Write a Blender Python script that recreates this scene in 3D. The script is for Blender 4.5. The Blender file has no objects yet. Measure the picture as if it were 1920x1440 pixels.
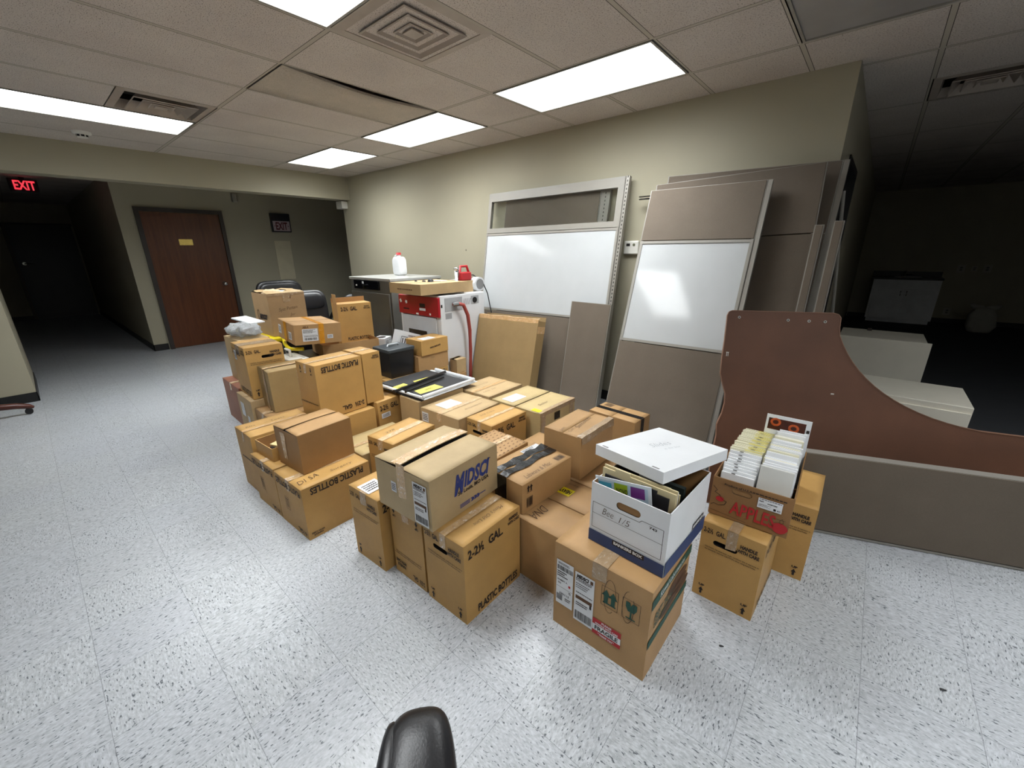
import bpy, bmesh, math, random
from mathutils import Vector, Matrix
random.seed(7)
C = bpy.context.scene.collection
S = bpy.context.scene
PI = math.pi
# ---------------------------------------------------------------- camera, world, exposure
def set_camera():
    yaw, pitch, roll, f = 2.28250477, -0.317391680, -0.00814578, 766.132
    cy, sy = math.cos(yaw), math.sin(yaw)
    fw = Vector((cy*math.cos(pitch), sy*math.cos(pitch), math.sin(pitch)))
    rt = Vector((sy, -cy, 0)); up = rt.cross(fw)
    R = math.cos(roll)*rt + math.sin(roll)*up
    U = -math.sin(roll)*rt + math.cos(roll)*up
    cam = bpy.data.cameras.new('camera'); o = bpy.data.objects.new('camera', cam); C.objects.link(o)
    cam.sensor_width = 36; cam.lens = f/1920*36; cam.clip_start = .02; cam.clip_end = 60
    m = Matrix((R, U, -fw)).transposed().to_4x4(); m.translation = Vector((0, 0, 1.5))
    o.matrix_world = m
    S.camera = o
set_camera()
S.view_settings.view_transform = 'Standard'; S.view_settings.look = 'None'
S.view_settings.gamma = 1; S.view_settings.use_curve_mapping = False
S.view_settings.exposure = 0.0
LIGHT = 31.5
w = bpy.data.worlds.new('world'); S.world = w; w.use_nodes = True
w.node_tree.nodes['Background'].inputs[0].default_value = (.6, .7, .8, 1)
w.node_tree.nodes['Background'].inputs[1].default_value = 0.002
CZ = 2.593

# ---------------------------------------------------------------- materials
def lin(c): 
    c = c/255
    return c/12.92 if c <= .04045 else ((c+.055)/1.055)**2.4
def rgb(c): return (lin(c[0]), lin(c[1]), lin(c[2]), 1)
MATS = {}
class NT:
    def __init__(s, name):
        s.m = bpy.data.materials.new(name); s.m.use_nodes = True; s.t = s.m.node_tree
        s.b = s.t.nodes['Principled BSDF']
    def n(s, typ, **k):
        o = s.t.nodes.new(typ)
        for a, v in k.items():
            if a[0] == 'i' and a[1:].isdigit(): o.inputs[int(a[1:])].default_value = v
            else: setattr(o, a, v)
        return o
    def l(s, a, b): s.t.links.new(a, b)
    def math(s, op, a, b=None, c=None):
        o = s.t.nodes.new('ShaderNodeMath'); o.operation = op
        for i, v in enumerate((a, b, c)):
            if v is None: continue
            if isinstance(v, (int, float)): o.inputs[i].default_value = v
            else: s.l(v, o.inputs[i])
        return o.outputs[0]
    def mix(s, fac, a, b):
        o = s.t.nodes.new('ShaderNodeMix'); o.data_type = 'RGBA'
        for i, v in ((0, fac), (6, a), (7, b)):
            if isinstance(v, (int, float)): o.inputs[i].default_value = v
            elif isinstance(v, tuple): o.inputs[i].default_value = v
            else: s.l(v, o.inputs[i])
        return o.outputs[2]
    def ramp(s, v, a, b):
        o = s.t.nodes.new('ShaderNodeMapRange'); s.l(v, o.inputs[0])
        o.inputs[1].default_value = a; o.inputs[2].default_value = b
        return o.outputs[0]
    def noise(s, vec, scale, det=2, rough=.5):
        o = s.n('ShaderNodeTexNoise'); o.inputs['Scale'].default_value = scale
        o.inputs['Detail'].default_value = det; o.inputs['Roughness'].default_value = rough
        if vec is not None: s.l(vec, o.inputs['Vector'])
        return o.outputs['Fac']
    def bump(s, h, st, dist=.002):
        o = s.n('ShaderNodeBump'); o.inputs['Strength'].default_value = st; o.inputs['Distance'].default_value = dist
        s.l(h, o.inputs['Height']); s.l(o.outputs[0], s.b.inputs['Normal'])

def M(name, col=(128, 128, 128), rough=.6, metal=0, var=.06, vs=6, speck=0, ss=500, bump=0, bs=60, bd=.002, spec=.5, coat=0, emis=0, trans=0, alpha=1):
    if name in MATS: return MATS[name]
    t = NT(name); b = t.b
    c = rgb(col)
    b.inputs['Roughness'].default_value = rough; b.inputs['Metallic'].default_value = metal
    b.inputs['Specular IOR Level'].default_value = spec
    if coat: b.inputs['Coat Weight'].default_value = coat; b.inputs['Coat Roughness'].default_value = .1
    tc = t.n('ShaderNodeTexCoord').outputs['Object']
    n1 = t.noise(tc, vs, 3)
    dk = tuple(x*(1-var) for x in c[:3])+(1,); lt = tuple(min(1, x*(1+var)) for x in c[:3])+(1,)
    out = t.mix(t.ramp(n1, .3, .7), dk, lt)
    if speck:
        n2 = t.noise(tc, ss, 1)
        out = t.mix(t.math('MULTIPLY', t.ramp(n2, .45, .75), speck), out, tuple(x*.45 for x in c[:3])+(1,))
    t.l(out, b.inputs['Base Color'])
    if bump: t.bump(t.noise(tc, bs, 3), bump, bd)
    if emis: t.l(out, b.inputs['Emission Color']); b.inputs['Emission Strength'].default_value = emis
    if trans: b.inputs['Transmission Weight'].default_value = trans
    if alpha < 1: b.inputs['Alpha'].default_value = alpha
    MATS[name] = t.m
    return t.m

def cardboard(name, col):
    if name in MATS: return MATS[name]
    t = NT(name); tc = t.n('ShaderNodeTexCoord').outputs['Object']
    c = rgb(col)
    big = t.ramp(t.noise(tc, 5, 4, .6), .3, .7)
    a = t.mix(big, tuple(x*.9 for x in c[:3])+(1,), tuple(min(1, x*1.08) for x in c[:3])+(1,))
    fine = t.ramp(t.noise(tc, 650, 2), .35, .7)
    a = t.mix(t.math('MULTIPLY', fine, .22), a, tuple(x*.5 for x in c[:3])+(1,))
    t.l(a, t.b.inputs['Base Color']); t.b.inputs['Roughness'].default_value = .55
    t.b.inputs['Specular IOR Level'].default_value = .35
    t.bump(t.noise(tc, 35, 4, .6), .25, .003)
    MATS[name] = t.m
    return t.m
def mfloor():
    t = NT('vinyl_tile'); tc = t.n('ShaderNodeTexCoord').outputs['Object']
    sx = t.n('ShaderNodeSeparateXYZ'); t.l(tc, sx.inputs[0]); X, Y = sx.outputs[0], sx.outputs[1]
    T = .3048
    ux = t.math('DIVIDE', t.math('ADD', X, .9675+T*200), T); uy = t.math('DIVIDE', t.math('ADD', Y, -.4425+T*200), T)
    fx = t.math('FRACT', ux); fy = t.math('FRACT', uy)
    ix = t.math('FLOOR', ux); iy = t.math('FLOOR', uy)
    chk = t.math('MODULO', t.math('ADD', ix, iy), 2)
    # marks run along one side of a tile and are turned in the next
    cmb = t.n('ShaderNodeCombineXYZ')
    a = t.math('MULTIPLY', X, 1.0); b_ = t.math('MULTIPLY', Y, 1.0)
    sxv = t.math('ADD', t.math('MULTIPLY', chk, -.62), 1.0); syv = t.math('ADD', t.math('MULTIPLY', chk, .62), .38)
    t.l(t.math('MULTIPLY', X, sxv), cmb.inputs[0]); t.l(t.math('MULTIPLY', Y, syv), cmb.inputs[1])
    t.l(t.math('MULTIPLY', t.math('ADD', ix, t.math('MULTIPLY', iy, 3.7)), .7), cmb.inputs[2])
    v = cmb.outputs[0]
    n1 = t.noise(v, 150, 3, .6); n2 = t.noise(v, 170, 1, .5)
    wn = t.n('ShaderNodeTexWhiteNoise'); wn.noise_dimensions = '2D'
    c2 = t.n('ShaderNodeCombineXYZ'); t.l(ix, c2.inputs[0]); t.l(iy, c2.inputs[1]); t.l(c2.outputs[0], wn.inputs['Vector'])
    base = t.mix(t.ramp(n1, .35, .68), rgb((160, 163, 166)), rgb((198, 202, 205)))
    base = t.mix(t.math('MULTIPLY', wn.outputs['Value'], .25), base, rgb((172, 175, 186)))
    base = t.mix(t.ramp(n2, .635, .70), base, rgb((88, 92, 98)))
    big = t.noise(tc, .9, 3)
    base = t.mix(t.math('MULTIPLY', t.ramp(big, .45, .8), .18), base, rgb((150, 150, 148)))
    e = t.math('MINIMUM', t.math('MINIMUM', fx, t.math('SUBTRACT', 1, fx)), t.math('MINIMUM', fy, t.math('SUBTRACT', 1, fy)))
    ln = t.math('LESS_THAN', e, .0032)
    base = t.mix(t.math('MULTIPLY', ln, .6), base, rgb((100, 102, 106)))
    t.l(base, t.b.inputs['Base Color'])
    t.l(t.math('ADD', t.math('MULTIPLY', t.noise(tc, 3, 4), .15), .24), t.b.inputs['Roughness'])
    t.b.inputs['Specular IOR Level'].default_value = .5
    t.bump(t.noise(tc, 14, 3), .12, .004)
    return t.m
def mceil():
    t = NT('ceiling_tile_and_grid'); tc = t.n('ShaderNodeTexCoord').outputs['Object']
    sx = t.n('ShaderNodeSeparateXYZ'); t.l(tc, sx.inputs[0]); X, Y = sx.outputs[0], sx.outputs[1]
    fx = t.math('FRACT', t.math('DIVIDE', t.math('ADD', X, 2.399+.6096*100), .6096))
    dx = t.math('MULTIPLY', t.math('MINIMUM', fx, t.math('SUBTRACT', 1, fx)), .6096)
    d = None
    for y in YL:
        k = t.math('ABSOLUTE', t.math('SUBTRACT', Y, y)); d = k if d is None else t.math('MINIMUM', d, k)
    e = t.math('MINIMUM', dx, d)
    st = t.n('ShaderNodeMapping'); t.l(tc, st.inputs[0]); st.inputs['Scale'].default_value = (1, 1.6, 1)
    n1 = t.noise(st.outputs[0], 130, 2, .6); n2 = t.noise(tc, 2.2, 3)
    base = t.mix(t.ramp(n2, .3, .7), rgb((190, 180, 172)), rgb((202, 193, 184)))
    base = t.mix(t.ramp(n1, .57, .66), base, rgb((104, 94, 86)))
    bar = t.math('LESS_THAN', e, .012); gap = t.math('LESS_THAN', e, .0155)
    base = t.mix(gap, base, rgb((62, 56, 50)))
    base = t.mix(bar, base, rgb((176, 168, 154)))
    t.l(base, t.b.inputs['Base Color']); t.b.inputs['Roughness'].default_value = .85
    t.bump(n1, .3, .003)
    return t.m
def mwood(name, col, col2, rough=.35, sc=(18, 18, 1.2)):
    t = NT(name); tc = t.n('ShaderNodeTexCoord').outputs['Object']
    mp = t.n('ShaderNodeMapping'); t.l(tc, mp.inputs[0]); mp.inputs['Scale'].default_value = sc
    n1 = t.noise(mp.outputs[0], 1.6, 5, .65)
    t.l(t.mix(t.ramp(n1, .3, .7), rgb(col), rgb(col2)), t.b.inputs['Base Color'])
    t.b.inputs['Roughness'].default_value = rough
    return t.m
def mtape(name, col, rough=.15, crease_glint=.25):
    t = NT(name); tc = t.n('ShaderNodeTexCoord').outputs['Object']
    n = t.noise(tc, 26, 3, .6)
    mp = t.n('ShaderNodeMapping'); t.l(tc, mp.inputs[0]); mp.inputs['Scale'].default_value = (18, 60, 40)
    cr = t.ramp(t.noise(mp.outputs[0], 1.3, 5, .7), .56, .64)
    base = t.mix(t.ramp(n, .35, .7), rgb(col), rgb(tuple(min(255, c+18) for c in col)))
    t.l(t.mix(t.math('MULTIPLY', cr, crease_glint), base, rgb((232, 228, 222))), t.b.inputs['Base Color'])  # whitish streaks in the colour paint the glints along the creases
    t.b.inputs['Roughness'].default_value = rough; t.b.inputs['Specular IOR Level'].default_value = .8
    t.bump(t.noise(tc, 55, 3, .7), .9, .005)
    return t.m
def mglass(name):
    t = NT(name); b = t.b
    b.inputs['Base Color'].default_value = (.95, .98, .97, 1); b.inputs['Roughness'].default_value = .02
    b.inputs['Transmission Weight'].default_value = 1.0; b.inputs['IOR'].default_value = 1.45
    return t.m
YL = [-3.52, -2.3, -1.085, .13, 1.35, 2.575, 3.19, 3.80, 5.02, 6.24, 7.46, 8.68, 9.9, 11.1]
GOLD = cardboard('golden_cardboard', (190, 149, 88))
TAN = cardboard('tan_cardboard', (184, 157, 116))
BRN = cardboard('brown_cardboard', (176, 139, 94))
PALE = cardboard('pale_olive_cardboard', (188, 166, 120))
INS = cardboard('inside_cardboard', (160, 120, 76))
INK = M('black_ink', (36, 26, 22), .7); INKF = M('faded_brown_ink', (92, 62, 38), .7)
BLUE = M('blue_ink', (38, 58, 128), .6); RED = M('red_ink', (178, 32, 38), .6); GREEN = M('green_ink', (18, 72, 58), .6)
PEN = M('pen_ink', (78, 58, 42), .7)
WHT = M('label_paper', (222, 224, 226), .5); TAPE = mtape('clear_tape', (186, 148, 100)); BTAPE = M('black_tape', (16, 16, 18), .22, bump=.6, bs=45, bd=.003, spec=.5)
TAPE2 = mtape('creased_clear_tape', (190, 158, 116), .15, .75); YTAPE = mtape('amber_tape', (200, 132, 24), .2, .1); GTAPE = mtape('greyish_tape', (158, 132, 100), .22, .3)
HOLE = M('dark_hole', (20, 15, 12), .9)
WCARD = M('white_card', (226, 228, 230), .5, var=.03); NAVY = M('navy_print', (36, 62, 108), .5)
YEL = M('yellow_sticker', (238, 222, 20), .5); FAB = M('taupe_fabric', (108, 97, 85), .9, var=.05, speck=.5, ss=900, bump=.3, bs=800, bd=.0008)
FRM = M('painted_grey_metal', (143, 139, 131), .4, var=.03); WBD = M('whiteboard_surface', (186, 189, 190), .1, var=.02, spec=.5)
PAINT = M('wall_paint', (166, 160, 139), .55, var=.02, vs=2, bump=.35, bs=180, bd=.0015, spec=.4)
BASEB = M('black_vinyl_base', (22, 22, 22), .4)
LEATH = M('black_leather', (30, 30, 33), .32, var=.1, bump=.3, bs=220, bd=.001, spec=.5)
BPLAS = M('black_plastic', (18, 18, 20), .35); CHROME = M('chrome', (200, 200, 200), .15, metal=1)
DKMET = M('dark_bronze_metal', (52, 44, 40), .45); WPL = M('white_plastic', (214, 212, 204), .4)

# ---------------------------------------------------------------- mesh helpers
def mesh_obj(name, bm, mats, parent=None, smooth=False):
    me = bpy.data.meshes.new(name); bm.normal_update(); bm.to_mesh(me); bm.free()
    for m in mats: me.materials.append(m)
    if smooth:
        for p in me.polygons: p.use_smooth = True
    o = bpy.data.objects.new(name, me); C.objects.link(o)
    if parent: o.parent = parent
    return o
def thing(name, label, cat, loc=(0, 0, 0), rotz=0, group=None, rot=None):
    o = bpy.data.objects.new(name, None); C.objects.link(o); o.empty_display_size = .1
    o.location = loc; o.rotation_euler = rot if rot else (0, 0, rotz)
    o['label'] = label; o['category'] = cat
    if group: o['group'] = group
    return o
def tag(o, label, cat, group=None):
    o['label'] = label; o['category'] = cat
    if group: o['group'] = group
    return o
def struct(o): o['kind'] = 'structure'; return o
def copy_tree(o, parent=None, label=None):
    c = o.copy(); C.objects.link(c); c.parent = parent
    if label: c['label'] = label
    for ch in list(o.children): copy_tree(ch, c)
    return c
def box(bm, x0, x1, y0, y1, z0, z1, mi=0, bev=0):
    vs = [bm.verts.new(p) for p in ((x0, y0, z0), (x1, y0, z0), (x1, y1, z0), (x0, y1, z0), (x0, y0, z1), (x1, y0, z1), (x1, y1, z1), (x0, y1, z1))]
    fs = []
    for q in ((0, 3, 2, 1), (4, 5, 6, 7), (0, 1, 5, 4), (1, 2, 6, 5), (2, 3, 7, 6), (3, 0, 4, 7)):
        f = bm.faces.new([vs[i] for i in q]); f.material_index = mi; fs.append(f)
    if bev:
        es = {e for f in fs for e in f.edges}
        r = bmesh.ops.bevel(bm, geom=list(es), offset=bev, segments=2, affect='EDGES', profile=.5)
        for f in r['faces']: f.material_index = mi
    return vs
def quad(bm, pts, mi=0):
    f = bm.faces.new([bm.verts.new(p) for p in pts]); f.material_index = mi; return f
def tube(bm, pts, r, seg=8, mi=0, cap=True):
    pts = [Vector(p) for p in pts]; rings = []
    rr = r if isinstance(r, (list, tuple)) else [r]*len(pts)
    up = Vector((0, 0, 1))
    for i, p in enumerate(pts):
        d = (pts[min(i+1, len(pts)-1)]-pts[max(i-1, 0)]).normalized()
        a = d.cross(up)
        if a.length < .05: a = d.cross(Vector((1, 0, 0)))
        a.normalize(); b = d.cross(a)
        rings.append([bm.verts.new(p+rr[i]*(math.cos(2*PI*k/seg)*a+math.sin(2*PI*k/seg)*b)) for k in range(seg)])
    for i in range(len(rings)-1):
        for k in range(seg):
            f = bm.faces.new((rings[i][k], rings[i][(k+1) % seg], rings[i+1][(k+1) % seg], rings[i+1][k])); f.material_index = mi; f.smooth = True
    if cap:
        for rg in (rings[0], rings[-1]):
            f = bm.faces.new(rg); f.material_index = mi
def cyl(bm, c, r, h, axis='z', seg=20, mi=0, r2=None):
    c = Vector(c); ax = {'x': Vector((1, 0, 0)), 'y': Vector((0, 1, 0)), 'z': Vector((0, 0, 1))}[axis]
    tube(bm, [c, c+ax*h], [r, r if r2 is None else r2], seg, mi)
def pad(bm, c, r, e=.35, nu=24, nv=14, mi=0, fn=None):
    # rounded cushion: a superellipsoid
    sg = lambda v, p: math.copysign(abs(v)**p, v)
    rows = []
    for j in range(nv+1):
        ph = -PI/2+PI*j/nv; row = []
        for i in range(nu):
            th = 2*PI*i/nu
            p = Vector((r[0]*sg(math.cos(ph), e)*sg(math.cos(th), e), r[1]*sg(math.cos(ph), e)*sg(math.sin(th), e), r[2]*sg(math.sin(ph), e)))
            if fn: p = fn(p)
            row.append(bm.verts.new(p+Vector(c)))
        rows.append(row)
    for j in range(nv):
        for i in range(nu):
            f = bm.faces.new((rows[j][i], rows[j][(i+1) % nu], rows[j+1][(i+1) % nu], rows[j+1][i])); f.smooth = True; f.material_index = mi
    bmesh.ops.remove_doubles(bm, verts=rows[0]+rows[-1], dist=1e-5)
def prism(bm, pts, y0, y1, mi=0):
    # outline (x, z) extruded along y
    a = [bm.verts.new((p[0], y0, p[1])) for p in pts]; b = [bm.verts.new((p[0], y1, p[1])) for p in pts]
    n = len(pts)
    for f in (bm.faces.new(a), bm.faces.new(b[::-1])): f.material_index = mi
    for i in range(n):
        f = bm.faces.new((a[i], b[i], b[(i+1) % n], a[(i+1) % n])); f.material_index = mi
# ---------------------------------------------------------------- lettering and marks
TXT = {}
def glyphs(s, bold):
    if (s, bold) not in TXT:
        c = bpy.data.curves.new('lettering', 'FONT'); c.body = s; c.size = 1; c.resolution_u = 2; c.offset = bold
        o = bpy.data.objects.new('lettering', c)
        me = bpy.data.meshes.new_from_object(o)
        v = [(p.co.x, p.co.y) for p in me.vertices]; fs = [tuple(p.vertices) for p in me.polygons]
        x0 = min(a for a, b in v); x1 = max(a for a, b in v); y0 = min(b for a, b in v); y1 = max(b for a, b in v)
        v = [((a-x0)/(x1-x0)-.5, (b-y0)/(y1-y0)-.5) for a, b in v]
        TXT[(s, bold)] = (v, fs)
        bpy.data.objects.remove(o); bpy.data.curves.remove(c); bpy.data.meshes.remove(me)
    return TXT[(s, bold)]
class Marks:
    """flat marks laid on a face: P(a, b, off) gives the point a across and b up"""
    def __init__(s, bm, P, mi, flip=None):
        s.bm = bm; s.mi = mi; s.P = P if flip is None else (lambda a, b, o: P(flip[0]-a, flip[1]-b, o)); s.off = .0006
    def face(s, pts, m, off=None):
        o = s.off if off is None else off
        try: f = s.bm.faces.new([s.bm.verts.new(s.P(a, b, o)) for a, b in pts]); f.material_index = s.mi[m]
        except ValueError: pass
    def txt(s, t, cx, cy, w, h, m, bold=.02, rot=0, shear=0):
        v, fs = glyphs(t, bold); ca, sa = math.cos(math.radians(rot)), math.sin(math.radians(rot))
        vs = []
        for a, b in v:
            x = a*w+b*h*shear; y = b*h
            vs.append(s.bm.verts.new(s.P(cx+x*ca-y*sa, cy+x*sa+y*ca, s.off)))
        for f in fs:
            try: q = s.bm.faces.new([vs[i] for i in f]); q.material_index = s.mi[m]
            except ValueError: pass
    def rect(s, cx, cy, w, h, m, off=None): s.face([(cx-w/2, cy-h/2), (cx+w/2, cy-h/2), (cx+w/2, cy+h/2), (cx-w/2, cy+h/2)], m, off)
    def frame(s, cx, cy, w, h, t, m):
        for a, b, c, d in ((cx, cy+h/2, w, t), (cx, cy-h/2, w, t), (cx-w/2, cy, t, h), (cx+w/2, cy, t, h)): s.rect(a, b, c, d, m)
    def bars(s, cx, cy, w, h, m, n=22):
        x = cx-w/2; rnd = random.Random(int(cx*1e4)+n)
        while x < cx+w/2:
            b = w/n*rnd.choice((.25, .4, .7)); s.rect(x+b/2, cy, b, h, m); x += b+w/n*rnd.choice((.3, .45, .6))
    def lines(s, cx, cy, w, h, n, m, fill=.5):
        rnd = random.Random(int(cx*1e4)+n)
        for k in range(n):
            y = cy+h/2-(k+.5)*h/n; x = cx-w/2; end = cx+w/2-(rnd.random()*w*.35 if n > 2 else 0)
            while x < end:
                L = w*rnd.uniform(.05, .14); s.rect(x+L/2, y, L, h/n*fill, m); x += L+w*.02
    def arrow(s, cx, cy, h, m):
        s.face([(cx-h*.13, cy-h*.5), (cx+h*.13, cy-h*.5), (cx+h*.13, cy+h*.02), (cx-h*.13, cy+h*.02)], m)
        s.face([(cx-h*.3, cy+h*.02), (cx+h*.3, cy+h*.02), (cx, cy+h*.5)], m)
    def stroke(s, pts, w, m):
        for (a, b), (c, d) in zip(pts[:-1], pts[1:]):
            L = math.hypot(c-a, d-b) or 1; nx, ny = -(d-b)/L*w/2, (c-a)/L*w/2
            s.face([(a+nx, b+ny), (a-nx, b-ny), (c-nx, d-ny), (c+nx, d+ny)], m)
    def hand(s, t, cx, cy, w, h, m, rot=0): s.txt(t, cx, cy, w, h, m, -.012, rot, .25)

def stadium(cx, cy, w, h, n=6):
    r = h/2; pts = []
    for sg, a0 in ((1, -PI/2), (-1, PI/2)):
        for k in range(n+1):
            a = a0+PI*k/n; pts.append((cx+sg*(w/2-r)+r*math.cos(a), cy+r*math.sin(a)))
    return pts
# ---------------------------------------------------------------- cartons
def carton(label, q, mat=GOLD, prints=None, seam='u', gap=.002, tape_off=0, lift=(0, 0), holes=(), tape=None, tape_w=.05, labels=(), name='cardboard_box', cat='cardboard box', group=None, tilt=0, open_top=False, end_drop=.07, bulge=.002, extra=None, flapmat=None):
    x0, y0, a, w, d, h, z0 = q
    r = math.radians(a)
    u = Vector((math.cos(r), math.sin(r), 0)); v = Vector((-math.sin(r), math.cos(r), 0))
    c = Vector((x0, y0, z0))+u*w/2+v*d/2
    root = thing(name, label, cat, c, r, group)
    if tilt: root.rotation_euler = (0, math.radians(tilt), r)
    o = Vector((w/2, d/2, 0))
    F = {'R': lambda s, t, off=0: Vector((s, -off, t))-o, 'L': lambda s, t, off=0: Vector((-off, d-s, t))-o,
         'T': lambda s, t, off=0: Vector((s, t, h+off))-o}
    dims = {'R': (w, h), 'L': (d, h), 'T': (w, d)}
    bm = bmesh.new(); mats = [mat, INS, HOLE]; mi = {}
    def idx(m):
        if m not in mats: mats.append(m)
        mi[m] = mats.index(m); return mi[m]
    for m in (INK, INKF, BLUE, RED, GREEN, PEN, WHT, NAVY, YEL, TAPE): idx(m)
    top = h-.004
    # four walls with a slight bulge, a hand hole where there is one
    rb = random.Random(int(abs(x0*1000)+abs(y0*777)))
    def wall(P, W, hole, sgn):
        if hole:
            oe = []; vs = [bm.verts.new(P(aa, bb, 0)) for aa, bb in ((0, 0), (W, 0), (W, top), (0, top))]
            for i in range(4): oe.append(bm.edges.new((vs[i], vs[(i+1) % 4])))
            hp = stadium(*hole); hv = [bm.verts.new(P(aa, bb, 0)) for aa, bb in hp]; bk = [bm.verts.new(P(aa, bb, -.03)) for aa, bb in hp]
            for i in range(len(hv)): oe.append(bm.edges.new((hv[i], hv[(i+1) % len(hv)])))
            bmesh.ops.triangle_fill(bm, use_beauty=True, use_dissolve=False, edges=oe)
            for i in range(len(hv)):
                f = bm.faces.new((hv[i], hv[(i+1) % len(hv)], bk[(i+1) % len(hv)], bk[i])); f.material_index = 1 if 0 else 2
            f = bm.faces.new(bk); f.material_index = 2
        else:
            n = 6; k = bulge*rb.uniform(.3, 1)
            g = [[bm.verts.new(P(W*i/n, top*j/n, k*math.sin(PI*i/n)*math.sin(PI*j/n))) for i in range(n+1)] for j in range(n+1)]
            for j in range(n):
                for i in range(n): bm.faces.new((g[j][i], g[j][i+1], g[j+1][i+1], g[j+1][i])).smooth = True
    hl = dict(holes)
    wall(F['R'], w, hl.get('R'), 1); wall(F['L'], d, hl.get('L'), 1)
    wall(lambda s, t, off: Vector((w-s, d+off, t))-o, w, None, 1); wall(lambda s, t, off: Vector((w+off, s, t))-o, d, None, 1)
    quad(bm, [Vector(p)-o for p in ((0, 0, 0), (0, d, 0), (w, d, 0), (w, 0, 0))])
    if open_top:
        e = .004
        for P, W in ((F['R'], w), (F['L'], d), (lambda s, t, off=0: Vector((w-s, d+off, t))-o, w), (lambda s, t, off=0: Vector((w+off, s, t))-o, d)):
            quad(bm, [P(W, .006, -e), P(0, .006, -e), P(0, top, -e), P(W, top, -e)], 1)
            quad(bm, [P(0, top, 0), P(W, top, 0), P(W, top, -e), P(0, top, -e)], 0)
        quad(bm, [Vector(p)-o for p in ((0, 0, .006), (w, 0, .006), (w, d, .006), (0, d, .006))], 1)
    else:
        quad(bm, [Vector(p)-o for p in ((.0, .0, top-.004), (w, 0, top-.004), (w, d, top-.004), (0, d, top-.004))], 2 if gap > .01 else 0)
    if prints: prints(bm, F, mi, (w, d, h))
    mesh_obj('body', bm, mats, root)
    # two long flaps meeting at the seam
    if not open_top:
        for k in (0, 1):
            fb = bmesh.new(); n = 10; L = (d if seam == 'u' else w); W2 = (w if seam == 'u' else d)
            half = L/2-gap/2; rows = []
            lf = lift[k]; T = .0035
            for j in range(5):
                t = j/4; row = []
                for i in range(n+1):
                    s_ = i/n; zz = top+lf*t**1.3*(.6+.4*math.sin(PI*s_))+(.0006 if k else 0)
                    p = half*t if k == 0 else L-half*t
                    pt = (W2*s_, p, zz) if seam == 'u' else (p, W2*s_, zz)
                    row.append((pt, (pt[0], pt[1], zz+T)))
                rows.append([(fb.verts.new(Vector(a_)-o), fb.verts.new(Vector(b_)-o)) for a_, b_ in row])
            for j in range(4):
                for i in range(n):
                    A, B, D, E_ = rows[j][i], rows[j][i+1], rows[j+1][i+1], rows[j+1][i]
                    fb.faces.new((A[1], B[1], D[1], E_[1])).smooth = True; fb.faces.new((A[0], E_[0], D[0], B[0]))
            for j in range(4):
                for i in (0, n): fb.faces.new((rows[j][i][0], rows[j+1][i][0], rows[j+1][i][1], rows[j][i][1]))
            for i in range(n):
                for j in (0, 4): fb.faces.new((rows[j][i][0], rows[j][i+1][0], rows[j][i+1][1], rows[j][i][1]))
            bmesh.ops.recalc_face_normals(fb, faces=fb.faces)
            mesh_obj('top_flap', fb, [flapmat or mat], root)
    if tape and not open_top:
        fb = bmesh.new(); lf = max(lift)
        zz = h+.0012+lf
        tw = tape_w/2
        def strip(Lx, mid, su):
            n = 16; prev = None
            for i in range(n+1):
                s_ = Lx*i/n; wz = zz-(lf*(.4-.4*math.sin(PI*i/n)))+rb.uniform(-.0008, .0012)
                a1, a2 = mid-tw, mid+tw
                p = [(s_, a1, wz), (s_, a2, wz)] if su else [(a1, s_, wz), (a2, s_, wz)]
                cur = [fb.verts.new(Vector(t_)-o) for t_ in p]
                if prev: fb.faces.new((prev[0], cur[0], cur[1], prev[1]))
                prev = cur
        if seam == 'u':
            strip(w, d/2+tape_off, True); e = end_drop
            quad(fb, [F['L'](d/2-tw, h-e, .0022), F['L'](d/2+tw, h-e*.93, .0022), F['L'](d/2+tw, zz, .0012), F['L'](d/2-tw, zz, .0012)])
        else:
            strip(d, w/2, False); e = end_drop
            quad(fb, [F['R'](w/2-tw, h-e, .0022), F['R'](w/2+tw, h-e*.9, .0022), F['R'](w/2+tw, zz, .0012), F['R'](w/2-tw, zz, .0012)])
        mesh_obj('packing_tape', fb, [tape], root)
    for (face, cx, cy, lw, lh, fn) in labels:
        fb = bmesh.new(); lm = [WHT, INK, RED, YEL, BLUE, INKF]; Mi = {m: i for i, m in enumerate(lm)}
        P = F[face]; mk = Marks(fb, lambda a_, b_, o_, P=P, cx=cx, cy=cy: P(cx+a_, cy+b_, .0034+o_ if face != 'T' else .003+max(lift)+o_), Mi)
        nm = 'shipping_label'
        if fn == 'yellow': mk.rect(0, 0, lw, lh, YEL, 0); nm = 'yellow_sticker'
        elif callable(fn): nm = fn(mk, lw, lh) or nm
        else:
            mk.rect(0, 0, lw, lh, WHT, 0)
            if fn == 'ship':
                mk.lines(-lw*.05, lh*.3, lw*.8, lh*.3, 5, INK); mk.bars(0, -lh*.32, lw*.8, lh*.2, INK); mk.rect(0, 0, lw*.9, lh*.01, INK); mk.lines(0, -lh*.1, lw*.8, lh*.12, 2, INK)
            elif fn == 'small': mk.lines(0, 0, lw*.8, lh*.7, 4, INK)
        mesh_obj(nm, fb, lm, root)
    if extra: extra(root, F, (w, d, h))
    return root

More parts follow.
